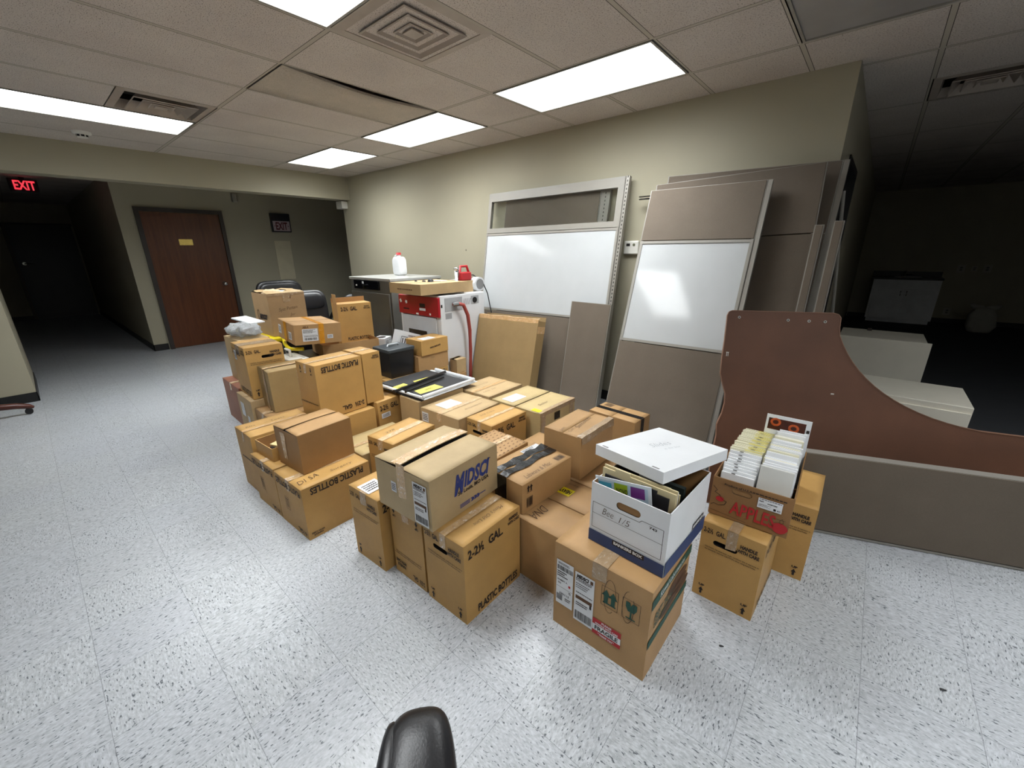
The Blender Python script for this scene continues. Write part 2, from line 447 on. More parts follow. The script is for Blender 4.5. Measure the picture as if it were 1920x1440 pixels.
def gal_wide(mk, w, h, big='2-2\u00bd  GAL.', ink=INK):
    mk.txt(big, w*.36, h*.86, w*.60, h*.115, ink, .03)
    mk.txt('HANDLE', w*.86, h*.93, w*.17, h*.04, ink, .04); mk.txt('WITH CARE', w*.86, h*.875, w*.22, h*.04, ink, .04)
    mk.txt('PLASTIC BOTTLES', w*.56, h*.1, w*.74, h*.105, ink, .03)
def gal_narrow(mk, w, h, ink=INK):
    mk.txt('2-2\u00bd  GAL.', w*.22, h*.91, w*.36, h*.065, ink, .03)
    mk.txt('HANDLE', w*.77, h*.87, w*.26, h*.045, ink, .05); mk.txt('WITH CARE', w*.77, h*.81, w*.34, h*.045, ink, .05)
    mk.txt('CAUTION: The hand holes under conditions due to exposure to', w*.53, h*.70, w*.86, h*.022, ink, .02)
    mk.txt('the elements, exercise CAUTION when using hand holes.', w*.51, h*.67, w*.82, h*.022, ink, .02)
    for x in (.15, .86): mk.txt('UP', w*x, h*.165, w*.1, h*.03, ink, .05); mk.arrow(w*x, h*.09, h*.09, ink)
def GP(R=None, L=None, T=None):
    """prints: each of R, L, T is a function of (marks, width, height) or ('flip', function)"""
    def f(bm, F, mi, dm):
        w, d, h = dm
        for face, fn, W, H in (('R', R, w, h), ('L', L, d, h), ('T', T, w, d)):
            if not fn: continue
            off0 = .0024 if face != 'T' else .0012
            P = (lambda a, b, o, p=F[face], k=off0: p(a, b, o+k))
            if isinstance(fn, tuple): fn[1](Marks(bm, P, mi, (W, H)), W, H)
            else: fn(Marks(bm, P, mi), W, H)
    return f
def hole(w, h): return (w*.42, h*.79, w*.36, h*.055)
# ================================================================= the room
WY = 3.69            # long wall
# floor
bm = bmesh.new(); quad(bm, [(-17, -5, 0), (6, -5, 0), (6, 13, 0), (-17, 13, 0)])
struct(mesh_obj('floor', bm, [mfloor()]))
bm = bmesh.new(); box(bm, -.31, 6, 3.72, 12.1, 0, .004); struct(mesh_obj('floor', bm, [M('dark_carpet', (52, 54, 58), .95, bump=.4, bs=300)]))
# ceiling laid in cells, open where a fixture or a sagging tile hangs
XG = [-2.399+.6096*k for k in range(-8, 14)]
lights_at = [(-2.399, 2.575, 'x'), (-4.228, 2.575, 'x'), (-6.057, 2.575, 'x'), (-.570, 2.575, 'off'), (-5.447, .13, 'y'), (-2.399, .13, 'y'), (.649, .13, 'y'), (.649, -3.52, 'y'), (1.868, 2.575, 'y')]  # last three are unseen, added to brighten the floor and cream cabinets
vents_at = [(-2.399, 1.35), (-4.837, .74), (.04+.05, 4.41)]
vents_at = [(-2.399, 1.35), (-4.837, .74), (.039, 4.41)]
holes_ = []
for x, y, k in lights_at: holes_.append((x, y, x+(1.219 if k != 'y' else .6096), y+(.61 if k != 'y' else 1.219)))
for x, y in vents_at: holes_.append((x, y, x+.6096, y+.61))
SAG = (-3.6182, 1.35, -3.0086, 2.575); holes_.append(SAG)
xs = sorted(set([-17, -8.5, 6]+XG+[-6.667])); ys = sorted(set([-5, .74, 13, 3.185, 4.41]+YL))
def inside(cx, cy):
    return any(a+.01 < cx < c-.01 and b+.01 < cy < d-.01 for a, b, c, d in holes_)
bm = bmesh.new()
for i in range(len(xs)-1):
    for j in range(len(ys)-1):
        if inside((xs[i]+xs[i+1])/2, (ys[j]+ys[j+1])/2): continue
        quad(bm, [(xs[i], ys[j], CZ), (xs[i], ys[j+1], CZ), (xs[i+1], ys[j+1], CZ), (xs[i+1], ys[j], CZ)])
quad(bm, [(-17, -5, CZ+.3), (-17, 13, CZ+.3), (6, 13, CZ+.3), (6, -5, CZ+.3)])
bmesh.ops.remove_doubles(bm, verts=bm.verts, dist=.0005)
CEIL = mceil(); struct(mesh_obj('ceiling', bm, [CEIL]))
# sagging tile
bm = bmesh.new(); x0, y0, x1, y1 = SAG; n = 14; g = []
for i in range(n+1):
    t = i/n; s_ = math.sin(PI*t)
    row = []
    for j in range(5):
        k = j/4; zz = CZ-.001-.004*s_-.02*s_*k*k
        xx = x0+.012+(x1-x0-.024)*k-.02*s_*k*k
        row.append((bm.verts.new((xx, y0+.012+(y1-y0-.024)*t, zz)), bm.verts.new((xx, y0+.012+(y1-y0-.024)*t, zz+.016))))
    g.append(row)
for i in range(n):
    for j in range(4):
        bm.faces.new((g[i][j][0], g[i+1][j][0], g[i+1][j+1][0], g[i][j+1][0])).smooth = True
        bm.faces.new((g[i][j][1], g[i][j+1][1], g[i+1][j+1][1], g[i+1][j][1]))
    for j in (0, 4): bm.faces.new((g[i][j][0], g[i][j][1], g[i+1][j][1], g[i+1][j][0]))
bmesh.ops.recalc_face_normals(bm, faces=bm.faces)
tag(mesh_obj('ceiling_tile', bm, [M('plain_ceiling_tile', (182, 172, 158), .85, speck=.5, ss=140)]), 'sagging acoustic ceiling tile bowed down from its grid, leaving a dark gap', 'ceiling tile')

def wall(name, parts, mats=None):
    bm = bmesh.new()
    for p in parts: box(bm, *p)
    return struct(mesh_obj(name, bm, mats or [PAINT]))
wall('wall_right', [(-6.78, -.319, WY, WY+.12, 0, CZ), (-.439, -.319, WY+.12, 4.28, 0, CZ), (-.439, -.319, 5.3, 12.1, 0, CZ), (-.439, -.319, 4.28, 5.3, 2.16, CZ)])
wall('trim_1', [(-6.78, -6.54, -.19, WY, 2.265, CZ)])     # dropped beam over the opening
wall('wall_left', [(-7.7, -6.54, -5, -.19, 0, CZ)])
wall('wall_back', [(-8.62, -8.5, 1.12, 9, 0, CZ), (-15, -8.62, 1.12, 1.24, 0, CZ), (-15.15, -15, -5, 1.24, 0, CZ)])
wall('wall_far', [(-17, 6, 12.1, 12.2, 0, CZ)])
wall('wall_side', [(6, 6.1, -5, 12.1, 0, CZ), (-17, 6, -5.1, -5, 0, CZ), (-17.1, -17, -5, 12.1, 0, CZ), (-17, -8.62, 8.9, 9, 0, CZ)])
wall('baseboard_back', [(-8.5, -8.49, 1.11, 1.3, 0, .1), (-8.5, -8.49, 2.44, 9, 0, .1), (-14.99, -8.49, 1.11, 1.12, 0, .1), (-15, -14.99, -3, 0, 0, .1)], [BASEB])
wall('baseboard_left', [(-7.7, -6.53, -.19, -.182, 0, .1), (-6.54, -6.53, -5, -.182, 0, .1)], [BASEB])
wall('baseboard_right', [(-6.78, -.31, WY-.008, WY, 0, .1), (-.319, -.311, WY-.008, 4.28, 0, .1), (-.319, -.311, 5.3, 12.1, 0, .1)], [BASEB])
wall('baseboard_far', [(-.3, 6, 12.09, 12.1, 0, .1)], [BASEB])
# wooden door in the back wall
dr = struct(thing('door_1', 'reddish-brown wooden door with a brass nameplate in the back wall', 'door', (-8.5, 1.314, 0)))
WD = mwood('door_veneer', (104, 56, 24), (78, 38, 14), .35)
bm = bmesh.new(); box(bm, 0, .018, .055, 1.07, .01, 2.09); mesh_obj('door_panel', bm, [WD], dr)
bm = bmesh.new(); box(bm, 0, .045, 0, .055, 0, 2.15); box(bm, 0, .045, 1.07, 1.125, 0, 2.15); box(bm, 0, .045, .055, 1.07, 2.095, 2.15); mesh_obj('door_frame', bm, [DKMET], dr)
bm = bmesh.new(); box(bm, .018, .022, .455, .635, 1.61, 1.70); mesh_obj('nameplate', bm, [M('brass', (214, 190, 110), .25, metal=1)], dr)
bm = bmesh.new(); cyl(bm, (.018, .95, .985), .034, .012, 'x'); cyl(bm, (.03, .95, .985), .012, .03, 'x'); pad(bm, (.075, .95, .985), (.026, .03, .03), .8, 16, 10); mesh_obj('door_knob', bm, [CHROME], dr)
# dark door at the end of the corridor
dr = struct(thing('door_2', 'dark door with a lever handle at the end of the unlit corridor', 'door', (-15, 0, 0)))
bm = bmesh.new(); box(bm, 0, .02, .03, 1.08, 0, 2.12); mesh_obj('door_panel', bm, [M('dark_door', (40, 42, 46), .35)], dr)
bm = bmesh.new(); box(bm, 0, .04, -.03, .03, 0, 2.17); box(bm, 0, .04, .03, 1.1, 2.12, 2.17); mesh_obj('door_frame', bm, [DKMET], dr)
bm = bmesh.new(); cyl(bm, (.02, .13, 1.28), .035, .02, 'x'); tube(bm, [(.06, .13, 1.28), (.06, .29, 1.28)], .013); cyl(bm, (.03, .13, 1.28), .012, .035, 'x'); mesh_obj('door_handle', bm, [CHROME], dr)
# doorway in the return wall on the right
dr = struct(thing('door_3', 'dark doorway frame in the return wall of the unlit room', 'door', (-.319, 4.28, 0)))
bm = bmesh.new(); box(bm, -.12, .012, 0, .05, 0, 2.16); box(bm, -.12, .012, .97, 1.02, 0, 2.16); box(bm, -.12, .012, .05, .97, 2.11, 2.16); mesh_obj('door_frame', bm, [BASEB], dr)
bm = bmesh.new(); box(bm, -.09, -.05, .05, .97, 0, 2.11); mesh_obj('door_panel', bm, [M('dark_door')], dr)

# ---------------------------------------------------------------- lights and vents
def emis(name, col, st):
    t = NT(name); t.b.inputs['Base Color'].default_value = (.8, .8, .8, 1); t.b.inputs['Emission Color'].default_value = col
    t.b.inputs['Emission Strength'].default_value = st
    return t.m
LENS = emis('lit_lens', (.95, .985, 1, 1), LIGHT)
def prismatic():          # a prismatic lens throws most of its light straight down
    t = LENS.node_tree; g = t.nodes.new('ShaderNodeNewGeometry'); d = t.nodes.new('ShaderNodeVectorMath'); d.operation = 'DOT_PRODUCT'
    t.links.new(g.outputs['Incoming'], d.inputs[0]); t.links.new(g.outputs['Normal'], d.inputs[1])
    def mt(op, a, b):
        o = t.nodes.new('ShaderNodeMath'); o.operation = op
        for i, v in enumerate((a, b)):
            if isinstance(v, (int, float)): o.inputs[i].default_value = v
            else: t.links.new(v, o.inputs[i])
        return o.outputs[0]
    c = mt('ABSOLUTE', d.outputs['Value'], 0)
    t.links.new(mt('MULTIPLY', mt('ADD', mt('MULTIPLY', mt('POWER', c, 1.8), .9), .1), LIGHT), t.nodes['Principled BSDF'].inputs['Emission Strength'])
prismatic(); LENSOFF = M('unlit_lens', (150, 146, 142), .4)
LLAB = ['long bright ceiling light nearest the camera on the right, above the tall whiteboard panel', 'bright ceiling light second nearest along the right wall', 'small-looking ceiling light farthest along the right wall', 'unlit ceiling light panel at the upper right edge', 'long narrow-looking ceiling light at the far left', 'ceiling light cut off by the top edge, beside the square vent',
 'unseen ceiling light added just behind the camera to brighten the floor', 'unseen ceiling light added at the back right of the room, behind the camera', 'unseen ceiling light added to the right of the camera, outside the frame']
for (x, y, k), lb in zip(lights_at, LLAB):
    X, Y = (1.219, .61) if k != 'y' else (.6096, 1.219)
    t = thing('ceiling_light', lb, 'ceiling light', (x, y, CZ), 0, 'ceiling lights')
    bm = bmesh.new(); e = .022
    for a in ((.008, X-.008, .008, e), (.008, X-.008, Y-e, Y-.008), (.008, e, e, Y-e), (X-e, X-.008, e, Y-e)): box(bm, *a, -.004, .05)
    box(bm, .008, X-.008, .008, Y-.008, .05, .09)
    mesh_obj('frame', bm, [FRM], t)
    bm = bmesh.new(); box(bm, e, X-e, e, Y-e, 0.004, .01); mesh_obj('lens', bm, [LENSOFF if k == 'off' else LENS], t)
VENT = M('vent_enamel', (168, 156, 144), .5, var=.08)
for (x, y), lb in zip(vents_at, ['large square stepped ceiling vent nearest the camera', 'square ceiling vent beside the long light on the left', 'dim square ceiling vent over the dark room on the right']):
    t = thing('ceiling_vent', lb, 'vent', (x+.305, y+.305, CZ), 0, 'square ceiling vents')
    bm = bmesh.new()
    def ring(a, za, b, zb, mi=0):
        A = [bm.verts.new((sx*a, sy*a, za)) for sx, sy in ((-1, -1), (1, -1), (1, 1), (-1, 1))]; B = [bm.verts.new((sx*b, sy*b, zb)) for sx, sy in ((-1, -1), (1, -1), (1, 1), (-1, 1))]
        for i in range(4): f = bm.faces.new((A[i], A[(i+1) % 4], B[(i+1) % 4], B[i])); f.material_index = mi
    ring(.297, 0, .25, -.004); ring(.25, -.004, .235, .06); ring(.297, 0, .297, .01)
    quad(bm, [(-.29, -.29, .1), (.29, -.29, .1), (.29, .29, .1), (-.29, .29, .1)], 1); ring(.235, .06, .235, .1, 1)
    mesh_obj('frame', bm, [VENT, HOLE], t)
    for a, zt in ((.20, .0), (.135, .004), (.075, .006)):
        bm = bmesh.new(); ring(a, zt-.014, a-.05, zt+.045); ring(a, zt-.014, a-.006, zt-.018); ring(a-.006, zt-.018, a-.054, zt+.043)
        mesh_obj('louver', bm, [VENT], t)
    bm = bmesh.new(); box(bm, -.04, .04, -.04, .04, -.012, -.006); mesh_obj('centre_plate', bm, [VENT], t)
t = thing('smoke_detector', 'round white smoke detector on the ceiling near the long left light', 'smoke detector', (-5.967, .703, CZ))
bm = bmesh.new(); tube(bm, [(0, 0, 0), (0, 0, -.018), (0, 0, -.022)], [.07, .07, .058], 28); tube(bm, [(0, 0, -.022), (0, 0, -.05)], [.045, .038], 28); mesh_obj('housing', bm, [WPL], t)
bm = bmesh.new()
for k in range(8):
    a = k*PI/4; c_ = Vector((math.cos(a), math.sin(a), 0))*.044; p = Vector((-math.sin(a), math.cos(a), 0))*.012
    quad(bm, [c_-p+Vector((0, 0, -.028)), c_+p+Vector((0, 0, -.028)), c_*.92+p+Vector((0, 0, -.044)), c_*.92-p+Vector((0, 0, -.044))])
mesh_obj('sensor_slot', bm, [HOLE], t)

# ---------------------------------------------------------------- things on the walls
def onwall(P): return P
t = thing('exit_sign', 'black-framed unlit exit sign with maroon letters on the back wall', 'exit sign', (-8.5, 3.345, 2.0))
bm = bmesh.new(); box(bm, 0, .06, -.165, .165, -.16, .16, 0, .006); mesh_obj('housing', bm, [M('black_sign_case', (20, 22, 28), .4)], t)
bm = bmesh.new(); mi = {WHT: 0, RED: 1, INK: 2}; MAR = M('maroon_ink', (88, 24, 34), .6); mi[MAR] = 1
mk = Marks(bm, lambda a, b, o: Vector((.0605+o, a, b)), mi); mk.rect(0, -.055, .29, .17, WHT, 0)
mk.txt('EXIT', 0, -.055, .2, .13, MAR, .03); mk.face([(-.125, -.055), (-.11, -.04), (-.11, -.07)], MAR); mk.face([(.125, -.055), (.11, -.07), (.11, -.04)], MAR)
mesh_obj('sign_face', bm, [M('sign_face_grey', (176, 158, 164), .5), MAR, INK], t)
t = thing('exit_sign', 'glowing red exit sign hanging in the dark corridor', 'exit sign', (-10, .36, 2.48))
bm = bmesh.new(); box(bm, -.03, 0, -.15, .15, -.09, .09, 0, .005); box(bm, -.02, -.01, -.03, .03, .09, .113); mesh_obj('housing', bm, [BPLAS], t)
bm = bmesh.new(); REDL = emis('lit_red', (1, .02, .05, 1), 1.0); REDD = M('exit_dark_field', (40, 8, 12), .6); mk = Marks(bm, lambda a, b, o: Vector((.001+o, a, b)), {REDL: 0, REDD: 1})
mk.rect(0, 0, .27, .16, REDD, 0); mk.off = .003; mk.txt('EXIT', 0.01, 0, .225, .13, REDL, .03)
mesh_obj('sign_face', bm, [REDL, REDD], t)
bm = bmesh.new(); box(bm, 0, .006, -.14, .14, -.345, .345, 0, .002)
for y, z in ((-.11, .3), (.11, .3), (-.11, -.3)): cyl(bm, (.006, y, z), .008, .003, 'x', 8)
o = mesh_obj('cover_plate', bm, [M('cover_plate_paint', (196, 188, 160), .5)]); o.location = (-8.5, 3.33, 1.345); tag(o, 'tall beige blank cover plate screwed on the back wall under the exit sign', 'cover plate')
bm = bmesh.new(); box(bm, 0, .07, -.036, .036, -.066, .066, 0, .008); o = mesh_obj('wall_sensor', bm, [M('cream_plastic', (150, 146, 132), .5)]); o.location = (-8.5, 2.67, 2.37); tag(o, 'small pale sensor box high on the back wall above the wooden door', 'sensor')
t = thing('wall_speaker', 'small white speaker box at the end of the long wall under the beam', 'speaker', (-6.72, WY, 2.2))
bm = bmesh.new(); box(bm, -.09, .09, -.1, 0, -.055, .055, 0, .006); mesh_obj('cabinet', bm, [WPL], t)
bm = bmesh.new()
for k in range(6): box(bm, -.08, .08, -.104, -.1, -.045+k*.016, -.039+k*.016)
mesh_obj('grille', bm, [M('grille_grey', (186, 184, 176), .5)], t)
t = thing('thermostat', 'white thermostat on the long wall between the two whiteboard panels', 'thermostat', (-1.723, WY, 1.51))
bm = bmesh.new(); box(bm, -.07, .07, -.03, 0, -.058, .058, 0, .01); mesh_obj('body', bm, [WPL], t)
bm = bmesh.new(); quad(bm, [(-.045, -.0305, .012), (-.01, -.0305, .012), (-.01, -.0305, .036), (-.045, -.0305, .036)]); mesh_obj('display', bm, [HOLE], t)
bm = bmesh.new(); cyl(bm, (.028, -.034, .024), .012, .004, 'y', 14); mesh_obj('dial', bm, [M('olive_dial', (96, 96, 76), .5)], t)
bm = bmesh.new(); box(bm, 0, .14, -.09, -.07, -.006, .006); box(bm, 0, .14, -.09, -.07, .014, .024); box(bm, .12, .14, -.07, 0, -.006, .024); o = mesh_obj('wall_rail', bm, [CHROME]); o.location = (-1.655, WY, 1.9); tag(o, 'short chrome double rail sticking out by the dark panels, above the thermostat', 'rail')
bm = bmesh.new(); pad(bm, (0, 0, 0), (.006, .004, .01), .8, 8, 6); o = mesh_obj('wall_hook', bm, [DKMET]); o.location = (-3.92, WY, 1.5); tag(o, 'tiny dark picture hook on the bare long wall', 'hook')
OUT = M('dull_outlet_plate', (176, 172, 160), .5)
for (x, z), lb in zip([(1.27, 1.076), (1.45, 1.078), (1.62, 1.082), (1.26, .24), (-.56, 1.07), (-.66, .24)] [:4], ['outlet plate on the dark far wall, left of the three above the sack', 'middle outlet plate of the three on the dark far wall', 'right outlet plate of the three on the dark far wall', 'low outlet plate on the dark far wall between sink cabinet and sack']):
    t = thing('wall_outlet', lb, 'outlet', (x, 12.1, z), 0, 'outlets on the far wall')
    k = .7 if 'middle' in lb else 1
    bm = bmesh.new(); box(bm, -.055*k, .055*k, -.008, 0, -.07*k, .07*k, 0, .003); mesh_obj('plate', bm, [OUT], t)
    bm = bmesh.new(); box(bm, -.018, .018, -.011, -.008, .006, .034*k+.003); box(bm, -.018, .018, -.011, -.008, -.034*k-.003, -.006); mesh_obj('socket', bm, [M('socket_grey', (120, 118, 110), .5)], t)
# sink cabinet
t = thing('sink_cabinet', 'white sink base cabinet with black counter against the far wall of the dark room', 'cabinet', (.515, 11.79, 0))
CW = M('white_cabinet', (236, 238, 240), .5)
bm = bmesh.new(); box(bm, -.505, .505, -.27, .3, .08, .87); box(bm, -.48, .48, -.2, .3, 0, .08); mesh_obj('body', bm, [CW], t)
for s in (-1, 1):
    bm = bmesh.new(); a, b = sorted((s*.01, s*.46)); box(bm, a, b, -.29, -.27, .1, .69, 0, .004); dd = mesh_obj('door', bm, [CW], t)
    bm = bmesh.new(); tube(bm, [(s*.045, -.29, .56), (s*.045, -.31, .57), (s*.045, -.31, .64), (s*.045, -.29, .65)], .006); mesh_obj('handle', bm, [BPLAS], dd)
bm = bmesh.new(); box(bm, -.54, .52, -.3, .3, .87, .91, 0, .004); box(bm, -.54, .52, .28, .3, .91, 1.01); mesh_obj('countertop', bm, [M('black_laminate', (16, 16, 18), .4)], t)
bm = bmesh.new(); box(bm, -.2, .22, -.22, .18, .911, .916, 0, .002); mesh_obj('sink', bm, [M('steel', (150, 150, 150), .3, metal=1)], t)
bm = bmesh.new(); tube(bm, [(-.03, .2, .91), (-.03, .2, 1.0), (-.03, .15, 1.03), (-.03, .02, 1.02), (-.03, -.02, .98)], .011); tube(bm, [(-.11, .2, .96), (.07, .2, .96)], .012); mesh_obj('faucet', bm, [CHROME], t)
t = thing('tied_sack', 'tied pale sack standing by the far wall of the dark room', 'sack', (1.63, 11.15, 0))
bm = bmesh.new(); pad(bm, (0, 0, .22), (.19, .13, .23), .55, 24, 14, 0, lambda p: Vector((p.x*(1-.35*max(0, p.z)/.23*.6)+.012*math.sin(p.z*40+p.x*30), p.y*(1-.3*max(0, p.z)/.23), p.z))); mesh_obj('body', bm, [M('sack_cloth', (170, 168, 158), .8, bump=.8, bs=15, bd=.02)], t)
for s in (-1, 1):
    bm = bmesh.new(); pad(bm, (s*.1, 0, .44), (.1, .03, .05), .8, 16, 8, 0, lambda p, s=s: Vector((p.x, p.y, p.z+abs(p.x)*.4*(1 if p.x*s > 0 else 0)))); mesh_obj('tied_end', bm, [M('sack_cloth')], t)
# cream cabinets lying in the dark room
CRM = M('cream_enamel', (236, 230, 214), .45, var=.03)
t = thing('file_cabinet', 'long cream file cabinet lying low behind the brown desktop, nearer of the two', 'file cabinet', (.73, 4.2, 0), 0, 'cream cabinets in the dark room')
bm = bmesh.new(); box(bm, -.85, 0, 0, .58, 0, .4, 0, .006); mesh_obj('body', bm, [CRM], t)
bm = bmesh.new(); box(bm, -.845, -.005, -.012, 0, .005, .355, 0, .004); mesh_obj('front_panel', bm, [CRM], t)
t = thing('file_cabinet', 'cream file cabinet with a lipped top standing behind the lower one', 'file cabinet', (.56, 5.6, 0), 0, 'cream cabinets in the dark room')
bm = bmesh.new(); box(bm, -.72, -.03, .02, .6, 0, .6, 0, .006); mesh_obj('body', bm, [CRM], t)
bm = bmesh.new(); box(bm, -.725, 0, -.005, .02, 0, .6, 0, .004); mesh_obj('front_panel', bm, [CRM], t)
bm = bmesh.new(); box(bm, -.5, -.46, .5, .52, .6, .63); mesh_obj('latch', bm, [DKMET], t)
# ================================================================= the cartons, front to back
GW, GN = gal_wide, gal_narrow
HN = [('L', hole(.247, .395))]
def P_frag_L(mk, w, h):
    # arrows and glass marks
    for cx, k in ((.62*w, 0), (.83*w, 1)):
        mk.frame(cx, h*.70, .066, .088, .0016, INK)
    mk.arrow(.585*w, h*.705, .06, GREEN); mk.arrow(.655*w, h*.705, .06, GREEN); mk.rect(.62*w, h*.63, .052, .006, GREEN)
    x, y = .83*w, h*.70
    mk.face([(x-.021, y+.034), (x-.006, y+.034), (x-.002, y+.02), (x+.005, y+.034), (x+.021, y+.034), (x+.021, y+.012), (x+.012, y-.006), (x-.012, y-.006), (x-.021, y+.012)], GREEN)
    mk.rect(x, y-.02, .006, .03, GREEN); mk.rect(x, y-.036, .036, .005, GREEN)
    for a0, cx, cy, rx, ry in ((0, .62*w, h*.72, .024, .075), (1.6, .8*w, h*.72, .022, .07)):
        pts = [(cx+rx*math.cos(t_/16*2*PI*.85+a0), cy+ry*math.sin(t_/16*2*PI*.85+a0)) for t_ in range(17)]
        mk.stroke(pts, .0016, INK)
def P_frag_R(mk, w, h):
    mk.rect(w/2, h*.86, w, .042, GREEN); mk.rect(w/2, h*.42, w, .036, GREEN); mk.txt('Kewal Laboratories', w*.5, h*.86, w*.62, .026, WHT, .02, 0, .2)
    mk.txt('BEST TASKER', w*.36, h*.66, w*.5, .034, GREEN, .02, 0, .25)
    OL = (.3, .4); 
    for a, b, rx, ry in ((.66, .70, .1, .028), (.72, .62, .08, .025), (.5, .545, .1, .024), (.82, .54, .07, .022)):
        mk.face([(w*a+rx*math.cos(t_*PI/9)*1.0, h*b+ry*math.sin(t_*PI/9)) for t_ in range(18)], INKF)
    mk.lines(w*.3, h*.57, w*.4, .03, 2, GREEN)
def L_mid(mk, w, h):
    mk.rect(0, 0, w, h, WHT, 0); mk.txt('MIDSCI', -w*.1, h*.43, w*.6, h*.075, INK, .06, 0, .15); mk.rect(w*.36, h*.43, w*.14, h*.07, INKF)
    mk.lines(-w*.05, h*.36, w*.8, h*.06, 2, INK); mk.lines(-w*.1, h*.24, w*.7, h*.12, 3, INK, .35); mk.lines(0, h*.1, w*.85, h*.03, 1, INK)
    mk.rect(0, 0.0, w*.86, h*.07, INKF); mk.lines(-w*.1, -h*.13, w*.6, h*.08, 2, INK); mk.rect(w*.36, -h*.07, w*.1, h*.08, INK); mk.bars(0, -h*.37, w*.86, h*.17, INK, 30)
def L_ups(mk, w, h):
    mk.rect(0, 0, w, h, WHT, 0); mk.lines(-w*.1, h*.44, w*.6, h*.05, 2, INK); mk.bars(0, h*.34, w*.9, h*.1, INK, 30); mk.lines(-w*.15, h*.2, w*.6, h*.14, 3, INK)
    mk.txt('ROBERT A.', -w*.12, h*.06, w*.6, h*.035, INK, .03); mk.txt('502', -w*.3, -h*.01, w*.2, h*.035, INK); mk.rect(w*.3, -h*.0, w*.12, h*.05, RED)
    mk.rect(0, -h*.1, w*.95, h*.006, INK); mk.txt('230112', 0, -h*.24, w*.6, h*.045, INK); mk.bars(-w*.28, -h*.34, w*.35, h*.14, INK, 14); mk.lines(w*.2, -h*.34, w*.3, h*.08, 2, INK); mk.txt('Y2', w*.32, -h*.15, w*.14, h*.05, INK, .05)
def L_fragile(mk, w, h):
    mk.rect(0, 0, w, h, RED, 0); mk.rect(0, 0-h*.05, w, h*.38, WHT, .0004)
    mk.off = .0009; mk.txt('PLEASE', 0, h*.41, w*.35, h*.12, WHT, .04); mk.txt('HANDLE WITH CARE', 0, h*.24, w*.8, h*.12, WHT, .04); mk.txt('FRAGILE', 0, -h*.05, w*.82, h*.27, INK, .03); mk.txt('**THANK YOU**', 0, -h*.38, w*.6, h*.13, WHT, .04)
    return 'fragile_sticker'
carton('cardboard box with a red fragile sticker and green bands under the file box', (-.35, 1.12, 89.5, .385, .399, .405, 0), cardboard('plain_kraft', (182, 144, 98)),
       GP(R=P_frag_R, L=P_frag_L), tape=GTAPE, tape_w=.06, labels=[('L', .052, .225, .078, .215, L_ups), ('L', .142, .205, .085, .235, L_mid), ('L', .245, .118, .118, .075, L_fragile)])

def L_white(mk, w, h):
    mk.rect(0, 0, w, h, WHT, 0)
carton('large golden cardboard box directly beneath the blue-lettered box at the pile corner', (-1.01, .87, 91, .355, .247, .395, 0), GOLD, GP(R=GW, L=GN, T=lambda mk, w, h: mk.hand("Mimi's Old Line", w*.6, h*.25, w*.5, .022, PEN, 180)), holes=HN, tape=TAPE2, tape_w=.035)
carton('cardboard box under the left end of the blue-lettered box, torn flap at its left', (-1.277, .87, 91, .35, .235, .394, 0), GOLD, GP(L=('flip', GN), R=GW), tape=TAPE)
carton('slim cardboard box with a white label on top, left of the torn box', (-1.535, .82, 93, .35, .238, .401, 0), GOLD, GP(L=GN, R=GW), tape=GTAPE, labels=[('T', .06, .13, .1, .1, 'small'), ('T', .14, .1, .05, .09, 'small')])
def T_mid(mk, w, h): mk.hand("Mimi's  Old  Line", w*.62, h*.3, w*.42, .024, PEN)
def R_mid(mk, w, h):
    mk.txt('M', w*.39, h*.63, .05, .098, BLUE, .05, 0, .2); mk.txt('IDSCI', w*.655, h*.66, .155, .078, BLUE, .04, 0, .2)
    mk.rect(w*.6, h*.545, .0, .0, BLUE) if 0 else None
    mk.txt('St. Louis, MO USA', w*.6, h*.43, .2, .024, INK, .03); mk.txt('TM', w*.86, h*.8, .012, .006, INK)
    for k in range(3): mk.stroke([(w*.38, h*(.12+.03*k)), (w*.53, h*(.12+.03*k))], .004, BLUE)
    for k in range(3): mk.face([(w*(.54+.045*k), h*.19), (w*(.575+.045*k), h*.19), (w*(.6+.045*k), h*.15), (w*(.575+.045*k), h*.11), (w*(.54+.045*k), h*.11), (w*(.565+.045*k), h*.15)], BLUE)
    mk.stroke([(w*.69, h*.15), (w*.78, h*.15)], .004, BLUE)
carton('light tan cardboard box with big slanted blue lettering and a tall shipping label', (-1.17, .85, 93, .419, .358, .236, .397), cardboard('light_kraft', (186, 163, 124)), GP(R=R_mid, T=T_mid), gap=.014, lift=(.006, .018), tape=TAPE2, tape_w=.055, tape_off=.034, end_drop=.15,
       labels=[('L', .298, .108, .086, .195, L_mid), ('L', .125, .13, .034, .05, 'small')])
def T_dna(mk, w, h):
    mk.hand('DNA', w*.20, h*.45, .1, .05, PEN, 180); mk.hand('Assembly', w*.92, h*.50, .1, .022, PEN, -90); mk.hand('A C G', w*.14, h*.78, .05, .02, PEN, 150)
def L_heavy(mk, w, h):
    mk.rect(0, 0, w, h, YEL, 0); mk.txt('HEAVY', 0, 0, h*.85, w*.55, INK, .05, 90); return 'yellow_sticker'
carton('cardboard box with DNA handwritten on top and a yellow heavy sticker', (-.765, 1.235, 89, .425, .485, .318, 0), BRN, GP(T=T_dna), seam='v', tape=None, gap=.006,
       labels=[('T', .315, .228, .062, .085, L_heavy)])
carton('cardboard box on the floor under the box handwritten Sentences', (-.80, 1.668, 89, .40, .41, .318, 0), BRN)
